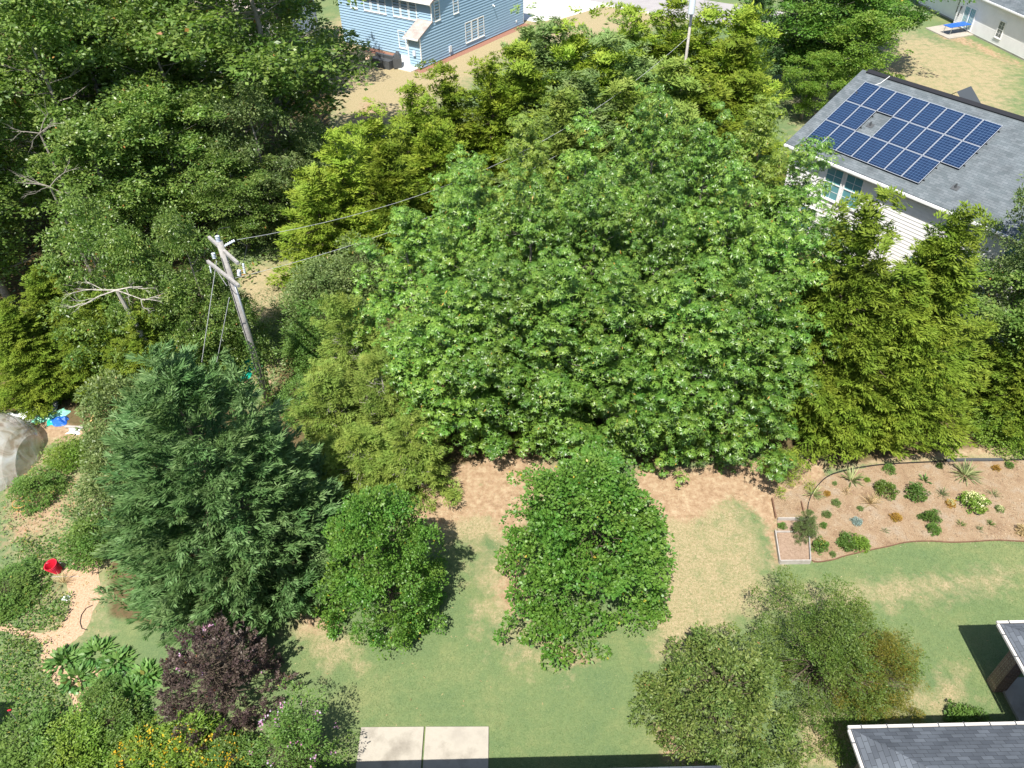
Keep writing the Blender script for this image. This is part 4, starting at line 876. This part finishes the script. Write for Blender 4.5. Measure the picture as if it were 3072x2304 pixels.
for k, (x, y, r_, h, mm, l) in enumerate([(1368, 950, 62, .75, 'dark', 'round fine leaved shrub in the upper bed'), (1552, 965, 62, .7, 'bush', 'dark centred shrub right of the round one'), (1900, 1025, 74, .8, 'bright', 'hydrangea with cream blooms'),
        (1650, 1120, 45, .8, 'bush', 'tall narrow green shrub in the bed'), (1660, 1185, 38, .5, 'bush', 'lower part clump beside the tall narrow shrub'), (1590, 1110, 22, .3, 'bush', 'little sprig left of the tall narrow shrub'), (1150, 1260, 62, .6, 'bush', 'broad green shrub near the lawn edge, left half'), (1215, 1270, 52, .55, 'bright', 'broad green shrub near the lawn edge, right half'),
        (975, 1290, 44, .7, 'bush', 'red topped shrub beside the raised bed'), (1200, 1135, 30, .35, 'lav', 'silvery blue round plant'), (1437, 1112, 32, .3, 'rust', 'orange yellow small plant in mid bed'), (1765, 1028, 28, .35, 'rust', 'yellow small plant left of the hydrangea'),
        (1018, 1092, 26, .3, 'weed', 'scrawny plant right of the raised bed'), (1000, 1162, 20, .28, 'bush', 'small dark green tuft right of the raised bed'), (1075, 1025, 26, .3, 'weed', 'thin leggy plant left of the grass clump'), (1022, 968, 20, .25, 'rust', 'tiny yellow plant below the shaded yucca'),
        (1068, 908, 14, .2, 'weed', 'tiny plant left of the shaded yucca'), (1264, 886, 18, .22, 'bright', 'tiny bright plant at the shade edge'), (1395, 822, 36, .45, 'bush', 'plant standing in the cedar shade'), (1700, 803, 20, .3, 'bush', 'small plant under the dark edging strip'), (2120, 797, 26, .3, 'bush', 'small plant at the right under the edging strip'),
        (2062, 1062, 24, .3, 'weed', 'brownish plant right of the hydrangea'), (2195, 1190, 38, .4, 'straw', 'straw coloured clump at the right edge of the bed'), (1222, 1058, 18, .22, 'weed', 'tiny grey plant in the middle of the bed'), (752, 1165, 26, .3, 'bush', 'seedling in the upper raised bed'), (1055, 1335, 18, .25, 'weed', 'sparse seedling at the bed corner'), (2040, 815, 24, .3, 'rust', 'reddish twiggy plant near the top right of the bed')]):
    o = tree('little', 'plant' if r_ < 40 else 'shrub', l, 'plant' if r_ < 40 else 'shrub', G6(x, y+r_*.25), h*.75, r_/2.011/2270*22, group='plants of the bed', mat_=ML[mm])
    if 'hydrangea' in l: flowers(o, 9, 70, .42, .6, ML['cream'], .055)
    if 'red topped' in l: flowers(o, 10, 14, .4, .62, ML['rust'], .05)
tree('olive', 'small_tree', 'small potted size tree rising from the raised bed', 'tree', G6(870, 1225), 1.5, .38, mat_=ML['grey'])
for k, (x, y, n, L, mm, l) in enumerate([(1285, 1030, 60, .55, 'straw', 'twiggy dry grass clump in the bed'), (1715, 975, 40, .4, 'grass', 'thin green grass clump left of the hydrangea'), (2025, 975, 26, .35, 'grass', 'thin grass clump right of the hydrangea'), (1828, 1155, 30, .22, 'bush', 'small tuft below the hydrangea'),
        (2005, 1155, 34, .25, 'bush', 'small tuft near the right of the bed'), (1370, 1190, 26, .2, 'grass', 'tiny tuft above the lawn edging'), (1940, 1185, 24, .2, 'grass', 'tiny tuft between two tufts'), (1610, 890, 14, .32, 'hosta', 'pale broad leaved sprig in the upper bed'), (1140, 960, 30, .3, 'straw', 'dry brown tuft under the shaded yucca')]):
    bladeplant('grass_clump', l, 'plant', G6(x, y), 40+k, n, L, .02 if mm != 'hosta' else .08, mm, 'tufts in the bed', elev=(.5, 1.45))
for k, (x, y, n, L, l) in enumerate([(190, 1985, 26, .75, 'strap leaved plant nearest the path'), (232, 2035, 26, .75, 'strap leaved plant with drooping leaves on the chips'), (320, 2060, 24, .7, 'strap leaved plant in the middle of the clump'), (400, 2080, 34, .9, 'largest strap leaved plant beside the purple shrub'), (440, 2030, 26, .75, 'strap leaved plant touching the purple shrub'), (290, 1960, 30, .8, 'strap leaved plant under the cypress'), (350, 1990, 26, .8, 'upper strap leaved plant by the cypress'), (410, 2150, 24, .6, 'lowest strap leaved plant')]):
    bladeplant('strap_leaved_plant', l, 'plant', g(x, y), 60+k, n*3, L*.7, .13, 'hosta', 'strap leaved plants by the path', elev=(.1, 1.4), droop=.9, spread=.35)
bladeplant('twig_clump', 'dry twiggy clump on the wood chips below the bucket', 'plant', g(190, 1750), 81, 60, .5, .015, 'straw', elev=(.4, 1.4))
tree('little', 'shrub', 'leafy plant with pale blooms against the near house wall', 'shrub', g(2925, 2172), .6, .3); tree('little', 'shrub', 'dark sprawling plant left of the pale blooms', 'shrub', g(2870, 2160), .55, .3)

# edging strips and raised bed
def strip(name, label, cat, pts, w_, h_, m, jit=0):
    P_ = [Vector((p.x, p.y, 0)) for p in pts]; mb = MB(); fine = []
    for i in range(len(P_)-1):
        for j in range(4):
            a_ = P_[max(i-1, 0)]; b_, c_ = P_[i], P_[i+1]; d_ = P_[min(i+2, len(P_)-1)]; t = j/4
            fine.append(.5*((2*b_)+(c_-a_)*t+(2*a_-5*b_+4*c_-d_)*t*t+(3*b_-a_-3*c_+d_)*t**3))
    fine.append(P_[-1]); L_, R_ = [], []
    for i, p in enumerate(fine):
        d = (fine[min(i+1, len(fine)-1)]-fine[max(i-1, 0)]).normalized(); s = Vector((-d.y, d.x, 0))*w_/2
        L_.append(p+s); R_.append(p-s)
    hv = Vector((0, 0, h_))
    for i in range(len(fine)-1):
        mb.poly([L_[i]+hv, R_[i]+hv, R_[i+1]+hv, L_[i+1]+hv][::-1]); mb.poly([L_[i], L_[i]+hv, L_[i+1]+hv, L_[i+1]]); mb.poly([R_[i+1], R_[i+1]+hv, R_[i]+hv, R_[i]])
    o = mb.build(name, m); tag(o, label, cat); return o
strip('bed_edging', 'thin brown edging strip between the lawn and the planting bed', 'edging', pg(EDGE_LO), .025, .07, RUSTB)
strip('landscape_edging', 'black plastic edging strip along the top of the planting bed', 'edging', pg(EDGE_HI), .03, .06, BLACK)
strip('drain_sleeve', 'dark grey sleeve lying along the top of the bed at the right', 'edging', pg([c6(*p) for p in [(1740, 771), (1800, 769), (1900, 767), (2000, 767), (2080, 766)]]), .12, .09, DGREY)
rb = empty('raised_bed', G6(815, 1290)); tag(rb, 'weathered wooden raised bed frame with two compartments beside the planting bed', 'raised bed')
def board(a, b, h_=.24, m=PLANK, nm='board', t=.04):
    a, b = Vector(a), Vector(b); mb = MB(); mb.beam(a+UPV*h_/2, b+UPV*h_/2, t, h_); mb.build(nm, m, rb, bevel=.006)
fl, fr_, bl, br_ = G6(735, 1392), G6(920, 1390), G6(722, 1132), G6(903, 1132); ml, mr = G6(706, 1205), G6(840, 1205)
board(fl, fr_); board(bl, br_, .2); board(fl+Vector((0, .03, 0)), ml, .22); board(fr_+Vector((0, .03, 0)), br_-Vector((0, .03, 0)), .2, WOOD); board(ml+Vector((.04, 0, 0)), mr, .12)
settle(rb)
flat('raised_bed_soil', [Vector((p.x, p.y, 0)) for p in (fl, fr_, br_, bl)], .05, noisy('bed_mix', [(.22, .15, .1), (.36, .26, .19)], 14, .95, .8, 40), sub=1)
pk = MB(); pk.beam(G6(690, 1005)+UPV*.08, G6(712, 1118)+UPV*.08, .05, .16); tag(pk.build('plank', RUSTB), 'rusty brown board on edge above the raised bed', 'plank')
pk = MB(); pk.beam(G6(866, 1020)+UPV*.06, G6(886, 1105)+UPV*.06, .04, .12); tag(pk.build('plank', RUSTB), 'short brown board right of the upper compartment', 'plank')

# ------------------------------------------------------------------ poles and wires
P1 = Vector((-11.39, 26.37, 0))
up1 = empty('utility_pole', P1); tag(up1, 'weathered wooden power pole with two crossarms in front of the dark wood', 'utility pole')
mb = MB(); mb.tube([(0, 0, -.1), (0, 0, 4.5), (0, 0, 8.95)], [.17, .15, .125], 12); mb.build('pole', WOOD, up1, smooth=True)
mb = MB(); mb.tube([(.16, -.12, 0), (.15, -.12, 4), (.13, -.11, 7.2)], .04, 8); mb.build('conduit', METAL, up1, smooth=True)
mb = MB(); mb.tube([(-.05, -.17, 0), (-.05, -.155, 8.3)], .012, 4); mb.build('ground_wire', BLACK, up1)
def arm(pa, pb, z):
    a, b = g(*pa, z)-P1, g(*pb, z)-P1; mb = MB(); mb.beam(a, b, .11, .12); o = mb.build('crossarm', WOOD, up1, bevel=.01); return a, b, o
a1, b1, arm1 = arm((627, 712), (714, 790), 8.55); a2, b2, arm2 = arm((623, 784), (717, 858), 7.75)
for a, b in ((a1, b1), (a2, b2)):
    for e in (a, b):
        mb = MB(); m_ = a.lerp(b, .5); q = m_.lerp(e, .55); mb.beam(q-UPV*.06, m_-UPV*.6, .03, .01); mb.build('brace', METAL, up1)
def insul(p, d, n=4, r_=.07, pitch=.07):
    p, d = Vector(p), Vector(d).normalized(); pts, rad = [], []
    for k in range(n): pts += [p+d*pitch*k, p+d*(pitch*k+.02), p+d*(pitch*k+.035)]; rad += [r_*.5, r_, r_*.45]
    mb = MB(); mb.tube(pts, rad, 12); mb.build('insulator', CERAM, up1, smooth=True)
insul((-.02, 0, 8.95), (0, 0, 1), 4, .1); wdir = (g(2072, 8, 9)-P1).normalized(); wdir.z = 0
insul(Vector((.12, .05, 8.7)), wdir+Vector((0, 0, .02)), 6, .07, .09)
insul(a2+Vector((.28, .1, .08)), (0, 0, 1), 4, .09); insul(b1+Vector((.15, .0, -.45)), (0.1, 0, 1), 6, .055, .08); insul(b2+Vector((-.05, .45, .2)), (.2, 0, 1), 4, .085); insul(a2+Vector((.02, -.05, -.5)), (.1, 0, 1), 5, .04, .07)
mb = MB(); e0 = Vector((.12, .05, 8.7))+wdir*.6
mb.tube([(-.02, 0, 9.25), (.1, .1, 9.45), (.45, .3, 9.4), e0], .012, 5); mb.build('jumper_wire', BLACK, up1); mb = MB(); mb.tube([e0, e0+Vector((.35, 0, -.3)), b1+Vector((.2, 0, -.02))], .012, 5); mb.build('jumper_wire', BLACK, up1); mb = MB()
mb.tube([a2+Vector((.3, .1, .35)), a2+Vector((.05, .1, .55)), a2+Vector((-.1, 0, .2)), a2+Vector((0, -.05, -.1))], .01, 5); mb.build('jumper_wire', BLACK, up1)
iv = MB(); F_ = Fol(91); r = F_.r; n = 900; z = r.uniform(0, 4.2, n)**1.0; az = r.uniform(0, 2*pi, n); rr_ = .17+r.uniform(0, .28, n)*(1-z/5)
F_.leaves(np.stack([rr_*np.cos(az), rr_*np.sin(az), z], 1), dirs(r, n), .12, .08); link('vine', F_.mesh('vine', ML['bush']), up1)
P2 = Vector((11.6, 50, 0))
up2 = empty('utility_pole', P2); tag(up2, 'distant power pole carrying a grey transformer above the cedars', 'utility pole')
mb = MB(); mb.tube([(0, 0, -.1), (0, 0, 13)], [.1, .08], 10); mb.build('pole', DEAD, up2, smooth=True)
mb = MB(); mb.lathe((-.12, -.36, 10.6), [(0, 0), (.18, .0), (.2, .04), (.2, .9), (.22, .92), (.22, .97), (.1, 1.03), (0, 1.03)], 18); tr_ = mb.build('transformer', CERAM, up2, smooth=False)
for dx in (-.1, .1): MB().tube([(-.12+dx, -.36, 11.6), (-.12+dx, -.36, 11.8), (-.12+dx, -.36, 11.92)], [.04, .06, .03], 8).build('bushing', CERAM, tr_)
LINE = mat('pale_wire', (.45, .46, .47), .5)
def wire(label, a, b, sag, r_=.009):
    a, b = Vector(a), Vector(b); pts = [a.lerp(b, k/24)-UPV*sag*4*(k/24)*(1-k/24) for k in range(25)]
    mb = MB(); mb.tube(pts, r_, 5); tag(mb.build('power_line', LINE), label, 'power line', 'lines between the poles')
wire('upper wire running from the pole top insulator to the transformer pole', P1+e0, P2+Vector((0, 0, 9.2)), 2.2)
wire('lower wire running from below the second crossarm to the transformer pole', P1+Vector((.15, .05, 7.2)), P2+Vector((0, 0, 7.4)), 1.8)
for (pt, pb, zt, l) in ((( 650, 783), (590, 1190), 7.85, 'left guy wire from the lower crossarm down behind the cypress'), ((688, 893), (634, 1170), 7.0, 'right guy wire from the pole down behind the cypress')):
    mb = MB(); mb.tube([g(*pt, zt), g(*pb, 0)], .018, 5); tag(mb.build('guy_wire', LINE), l, 'guy wire', 'guy wires of the near pole')

# dead branches on the vine hung tree
dn_ = MB(); rg = random.Random(4)
def branch(p, d, L_, r0, dep):
    q = p+d*L_; dn_.tube([p, p.lerp(q, .5)+Vector((rg.uniform(-.1, .1), 0, rg.uniform(-.05, .12)))*L_*.5, q], [r0, r0*.7, r0*.3], 4)
    if dep:
        for k in range(3): branch(p.lerp(q, rg.uniform(.35, 1)), (d+Vector((rg.uniform(-.8, .8), rg.uniform(-.6, .6), rg.uniform(-.5, .6)))).normalized(), L_*.55, r0*.5, dep-1)
pb_ = g(350, 870, 6.2)
for d in ((-1, -.2, .2), (-.7, -.5, -.1), (1, -.3, .3), (.9, -.4, -.1)): branch(pb_+Vector((0, 0, 0)), Vector(d).normalized(), 1.5, .035, 3)
dn_.tube([pb_, pb_+Vector((.1, .3, -3)), Vector((pb_.x+.1, pb_.y+.3, 0))], [.07, .14, .18], 7)
tag(dn_.build('dead_tree', DEAD), 'bare pale dead tree with forked branches left of the power pole', 'tree')
for k, (x, y, z, l) in enumerate([(150, 560, 7, 'bare grey snag low in the dark wood'), (120, 400, 9, 'bare grey snag higher in the dark wood')]):
    dn_ = MB(); p = g(x, y, z)
    for j in range(5): a = rg.uniform(0, 6.28); branch(p, Vector((cos(a), sin(a)*.6-.4, rg.uniform(0, .7))).normalized(), 1.2, .03, 2)
    dn_.tube([p, Vector((p.x, p.y+.3, 0))], [.05, .12], 6); tag(dn_.build('dead_tree', GBARK), l, 'tree')

# ------------------------------------------------------------------ left garden odds and ends
PLAST = mat('plastic_film', (.62, .57, .5), .25, 0, .6)
_m = PLAST; _n = N(_m, 'TexNoise', Scale=1.3, Detail=7, Distortion=1.5); _t = N(_m, 'TexCoord'); LK(_m, _t.outputs['Object'], _n.inputs['Vector'])
_r = ramp(_m, [(.35, (.34, .26, .2)), (.5, (.55, .5, .44)), (.65, (.68, .68, .66))], _n.outputs['Fac']); LK(_m, _r.outputs[0], _m.node_tree.nodes['Principled BSDF'].inputs['Base Color'])
_tr = N(_m, 'BsdfTransparent'); _mx = N(_m, 'MixShader'); _mx.inputs[0].default_value = .36
LK(_m, _m.node_tree.nodes['Principled BSDF'].outputs[0], _mx.inputs[1]); LK(_m, _tr.outputs[0], _mx.inputs[2]); LK(_m, _mx.outputs[0], _m.node_tree.nodes['Material Output'].inputs['Surface'])
_bp = N(_m, 'Bump', Strength=.5, Distance=.08); LK(_m, _n.outputs['Fac'], _bp.inputs['Height']); LK(_m, _bp.outputs[0], _m.node_tree.nodes['Principled BSDF'].inputs['Normal'])
gh = empty('plastic_tunnel', (-22.7, 23.3, 0)); tag(gh, 'low greenhouse tunnel of cloudy plastic film at the left edge', 'greenhouse')
mb = MB(); nu, nv = 26, 18; ring = []
for i in range(nu+1):
    x = -6+i*.3; e = max(0, (x+.2)/2.0); rs = math.sqrt(max(0, 1-e*e)) if x > -.2 else 1
    ring.append([(x, cos(pi*j/nv)*2.2*rs, sin(pi*j/nv)*2.1*rs+.01) for j in range(nv+1)])
for i in range(nu):
    for j in range(nv):
        if i >= 22 and 3 < j: 
            pass
        mb.poly([ring[i][j], ring[i+1][j], ring[i+1][j+1], ring[i][j+1]])
mb.build('plastic_cover', PLAST, gh, smooth=True)
for i in range(0, nu-2, 5): MB().tube([Vector(p)*1.004 for p in ring[i]], .025, 6, False).build('hoop', METAL, gh)
# heap of sheets and bags beyond the tunnel
def rag(name, label, c, sx, sy, h_, m, seed, rz=0):
    rg = random.Random(seed); n = 9; mb = MB(); P_ = []
    ph = [rg.uniform(0, 6.28) for _ in range(6)]
    for i in range(n+1):
        for j in range(n+1):
            u, v = i/n*2-1, j/n*2-1; e = 1-max(abs(u), abs(v))**3
            z = h_*(e*(.55+.45*sin(3*u+ph[0]+2*v)*cos(4*v+ph[1]))+.08*rg.random())
            x = sx*u*(1+.22*sin(3*v+ph[2])); y = sy*v*(1+.22*sin(3*u+ph[3])); P_.append((x*cos(rz)-y*sin(rz), x*sin(rz)+y*cos(rz), max(z, .012)))
    mb.v = P_
    for i in range(n):
        for j in range(n): a = i*(n+1)+j; mb.f.append((a, a+n+1, a+n+2, a+1)); mb.uv += [(0, 0)]*4
    o = mb.build(name, m); o.location = c; tag(o, label, 'rubbish' if 'bag' in label else 'plastic sheet', 'rubbish by the tunnel' if c[0] < -15 else None); return o
crp = lambda x, y: g(x/5.53, 1180+y/5.53)
rag('plastic_sheet', 'white plastic sheet nearest the tunnel', crp(420, 360), .75, .55, .3, TRASH, 1, -.5)
rag('plastic_bag', 'crumpled white plastic bag beyond the tunnel', crp(540, 290), .4, .35, .3, TRASH, 2)
bx_ = MB(); q = crp(690, 400); bx_.box(q, (.55, .25, 0), (-.2, .9, 0), (0, 0, .1)); tag(bx_.build('foam_board', TRASH), 'pale foam board lying on the rubbish heap', 'board')
rag('plastic_sheet', 'pale green plastic sheet on the heap', crp(850, 370), .7, .3, .2, mat('pale_green_film', (.25, .62, .45), .35), 3, .4)
rag('plastic_sheet', 'small teal sheet at the end of the heap', crp(880, 480), .25, .25, .12, TEAL, 8)
rag('blue_tarp', 'bright blue crumpled tarp on the heap', crp(990, 460), .4, .3, .25, BLUEP, 4, -.4)
rag('plastic_bag', 'white plastic bag under the fallen board', crp(1240, 620), .3, .22, .15, TRASH, 5)
rag('plastic_bag', 'grey white bag under the left cedar', crp(500, 200), .7, .3, .2, mat('dirty_plastic', (.4, .4, .38), .5), 6, -.1)
pk = MB(); pk.beam(crp(1090, 575)+UPV*.1, crp(1400, 595)+UPV*.12, .1, .06); tag(pk.build('plank', PLANK), 'pale board lying below the blue tarp', 'plank')
pk = MB(); pk.beam(crp(1520, 500)+UPV*.1, crp(1610, 390)+UPV*.3, .06, .04); tag(pk.build('plank', noisy('yellow_wood', [(.5, .3, .1), (.6, .4, .18)], 5)), 'short yellow stick leaning by the bushes', 'plank')
rag('green_tarp', 'teal green crumpled tarp lying at the foot of the power pole', g(742, 1092), .62, .5, .35, TEAL, 7, .3)
rag('green_tarp', 'smaller teal green tarp half hidden by the cypress', g(722, 1130), .45, .35, .28, TEAL, 9, -.2)
# red ribbed bucket lying tilted
bk_ = empty('bucket', g(176, 1712, .02)); bk_.scale = (1.25, 1.25, 1.2); tag(bk_, 'red ribbed plastic bucket on the wood chip path', 'bucket')
pr = [(.11, 0)]
for k in range(6): pr += [(.115+.012*k, .01+.065*k), (.135+.012*k, .03+.065*k), (.118+.012*k, .055+.065*k)]
pr += [(.2, .42), (.175, .42), (.12, .03), (0, .03)]
mb = MB(); mb.lathe((0, 0, 0), [(0, 0)]+pr, 24); b_ = mb.build('tub', RED, bk_, smooth=False); b_.rotation_euler = (R(8), R(-10), 0)
mb = MB(); mb.tube([(.2*cos(a), .2*sin(a)*1, .4-.25*sin(a)) for a in [k*pi/10 for k in range(11)]], .008, 5); mb.build('handle', TRASH, bk_)
rag('scrap_bag', 'small white plastic scrap on the edge of the wood chips', g(198, 1795), .14, .1, .12, TRASH, 12)
st = empty('garden_stake', g(70, 2180)); tag(st, 'pale metal garden stake with a red cap in the left weeds', 'stake')
MB().tube([(0, 0, 0), (0, 0, 1.1)], .02, 6).build('rod', METAL, st); MB().tube([(0, 0, 1.1), (.12, 0, 1.14)], .025, 6).build('cap', RED, st)
hs_ = [g(*p, .02) for p in ((278, 1815), (258, 1825), (244, 1845), (240, 1868), (246, 1885), (262, 1890))]
mb = MB(); mb.tube(hs_, .015, 6); tag(mb.build('garden_hose', BLACK), 'loop of black hose on the wood chip path', 'hose')
mb = MB(); mb.tube([g(155, 1730, .02), g(238, 1729, .03)], .012, 5); tag(mb.build('stick', PLANK), 'thin pale stick lying across the path below the bucket', 'stick')
for k, (x, y, l) in enumerate([(108, 1475, 'orange wire tomato ring in the weeds'), (75, 1525, 'second orange wire ring nearer the edge')]):
    c = g(x, y); mb = MB()
    for z in (.15, .4): mb.tube([(c.x+.32*cos(t*pi/8), c.y+.32*sin(t*pi/8), z) for t in range(17)], .012, 4)
    tag(mb.build('wire_ring', noisy('orange_wire', [(.6, .3, .08), (.7, .4, .12)], 3)), l, 'wire ring')
# simple building added out of frame, standing in for the one whose shadow shows
sh_ = empty('shadow_building', (-19.5, 8.5, 0)); tag(sh_, 'unseen stand-in building added outside the left edge to cast a dark shadow on the weeds', 'shadow_building')
lapwall('wall', (-22, 10.6, 0), (1, 0, 0), (0, 1, 0), 4.6, 0, 2.5, SIDEW, sh_); lapwall('wall', (-17.4, 10.6, 0), (0, -1, 0), (1, 0, 0), 3.6, 0, 2.5, SIDEW, sh_)
roofslab(sh_, [(-22.3, 10.9, 2.5), (-17.1, 10.9, 2.5), (-17.1, 8.8, 3.5), (-22.3, 8.8, 3.5)], SHD, (1, 0, 0)); roofslab(sh_, [(-22.3, 6.7, 2.5), (-17.1, 6.7, 2.5), (-17.1, 8.8, 3.502), (-22.3, 8.8, 3.502)], SHD, (1, 0, 0))
settle(sh_)
# ------------------------------------------------------------------ ground cover (stuff)
def inside(P_, poly): return sdist(P_[:, 0], P_[:, 1], poly)
def cover(name, label, polys, n, hmax, L, W, m, seed, clump=.35):
    F_ = Fol(seed, .05); r = F_.r; allp = []
    for poly in polys:
        q = pg(poly); a = np.array([(p.x, p.y) for p in q]); lo, hi = a.min(0), a.max(0); area = np.prod(hi-lo)
        p = r.uniform(lo, hi, (int(n*area), 2)); p = p[inside(p, q)+r.normal(size=len(p))*.15 > 0]; allp.append(p)
    p = np.concatenate(allp); f = .5+.5*np.sin(p[:, 0]*2.3+np.sin(p[:, 1]*1.7)*2)*np.cos(p[:, 1]*2.1+np.sin(p[:, 0]*1.3)*2)
    k = r.random(len(p)) < (1-clump)+clump*f; p, f = p[k], f[k]; z = r.uniform(0, 1, len(p))*hmax*(.3+.7*f)
    F_.leaves(np.c_[p, z], dirs(r, len(p))*[1, 1, .5]+[0, 0, .35], L*r.uniform(.6, 1.3, len(p)), W*r.uniform(.7, 1.3, len(p)), tint=r.beta(2, 2, len(p))+(f-.5)*.2)
    tag(link(name, F_.mesh(name, m)), label, 'ground cover', kind='stuff')
cover('weeds', 'low green weeds filling the patches of the left garden', [[(0, 1740), (100, 1745), (130, 1790), (215, 1790), (215, 1830), (180, 1890), (60, 1900), (0, 1870)], [(0, 1895), (90, 1915), (130, 1935), (120, 2010), (185, 2070), (235, 2150), (190, 2190), (0, 2190)], [(60, 1610), (180, 1610), (180, 1690), (150, 1740), (60, 1720)]], 420, .35, .1, .06, ML['bush'], 201)
cover('rough_weeds', 'rough dry weeds around the plastic tunnel', [[(0, 1380), (140, 1340), (260, 1340), (310, 1600), (280, 1680), (180, 1700), (0, 1720)], [(180, 2080), (330, 2060), (500, 2180), (720, 2180), (700, 2304), (0, 2304), (0, 2180)]], 160, .3, .11, .05, ML['weed'], 202, .8)
cover('undergrowth', 'green undergrowth beneath the scrub along the track', [[(770, 1000), (860, 880), (960, 760), (1100, 760), (1150, 1100), (880, 1250), (800, 1220)]], 130, .5, .16, .07, ML['grey'], 203, .5)
cover('track_grass', 'rough grass on the sunlit track behind the pole', [[(700, 1050), (740, 900), (900, 800), (960, 770), (900, 900), (800, 1010), (760, 1060)]], 160, .14, .12, .03, ML['grass'], 204, .3)
cover('forest_floor', 'leafy undergrowth of the dark wood', [[(-300, 1150), (640, 1100), (740, 880), (900, 700), (1000, 480), (600, 300), (-400, 300)]], 16, .9, .28, .16, ML['oak'], 205, .6)
def lawn():
    F_ = Fol(300); r = F_.r; n = 420000
    p = np.c_[r.uniform(-13, 21, n), r.uniform(9.2, 24, n)]
    ix = np.clip(np.searchsorted(xs, p[:, 0]), 0, len(xs)-1); iy = np.clip(np.searchsorted(ys, p[:, 1]), 0, len(ys)-1)
    cl, dr_, li = clayM[iy, ix], dryM[iy, ix], litM[iy, ix]
    ok = (r.random(n) > cl*1.15) & (li < .5) & (r.random(n) < 1.0)
    ok &= sdist(p[:, 0], p[:, 1], bed) < .02
    ok &= ~((p[:, 0] > cs[0].x-.1) & (p[:, 0] < cs[3].x+.08) & (p[:, 1] < cs[0].y+.06))
    ok &= sdist(p[:, 0], p[:, 1], [fl, fr_, br_, bl]) < -.1
    ok &= ~((p[:, 0] > px0+.7) & (p[:, 1] < 12.3))
    ok &= p[:, 0] > -12+.6*np.sin(p[:, 1]*2)
    p, dr_ = p[ok], dr_[ok]; m_ = len(p)
    F_.leaves(np.c_[p, np.full(m_, .0)], r.normal(size=(m_, 3))*[.7, .7, .15]+[0, 0, .3], r.uniform(.025, .05, m_), .014, tint=r.beta(2, 2, m_)*.8+.1+dr_*.25)
    tag(link('lawn_grass', F_.mesh('lawn_grass', ML['grass'])), 'short mown grass of the lawn', 'grass', kind='stuff')
lawn()
FLAKE = leafmat('mulch_flake', greens((.14, .09, .055), (.3, .22, .14), (.46, .38, .27)), .9, .05, .02)
def litter(name, label, poly, n, m, seed, size=.05, hh=.012):
    F_ = Fol(seed, 0); r = F_.r; a = np.array([(p.x, p.y) for p in poly]); lo, hi = a.min(0), a.max(0)
    p = r.uniform(lo, hi, (int(n*np.prod(hi-lo)), 2)); p = p[sdist(p[:, 0], p[:, 1], poly)+r.normal(size=len(p))*.12 > .05]
    f = np.sin(p[:, 0]*1.9+1.3*np.sin(p[:, 1]*1.1))*np.cos(p[:, 1]*2.3+np.sin(p[:, 0])); p = p[r.random(len(p)) < .55+.45*f]; k = len(p)
    F_.leaves(np.c_[p, r.uniform(.006, hh, k)], r.normal(size=(k, 3))*[1, 1, .12], size*r.uniform(.5, 1.8, k), size*.32, nrm=np.array([0, 0, 1])+r.normal(size=(k, 3))*.25)
    tag(link(name, F_.mesh(name, m)), label, 'ground cover', kind='stuff')
litter('bark_mulch', 'coarse bark mulch and straw scattered over the planting bed', bed, 130, FLAKE, 401, .07, .03)
litter('leaf_litter', 'dry leaf litter on the bare clay under the gums', pg([(1200, 1480), (1500, 1420), (2300, 1380), (2330, 1560), (2100, 1600), (2000, 1520), (1560, 1560), (1450, 1600), (1250, 1590)]), 60, FLAKE, 402, .06, .02)
litter('fallen_leaves', 'few fallen leaves lying about the lawn', pg([(900, 1960), (1500, 1600), (2100, 1600), (3072, 1760), (2900, 2150), (1500, 2150), (700, 2290)]), 2.2, ML['straw'], 403, .08, .03)
litter('twig_litter', 'chips and dry stems on the left garden paths', pg([(0, 1340), (330, 1300), (330, 2100), (240, 2180), (0, 2200)]), 40, ML['straw'], 404, .09, .04)
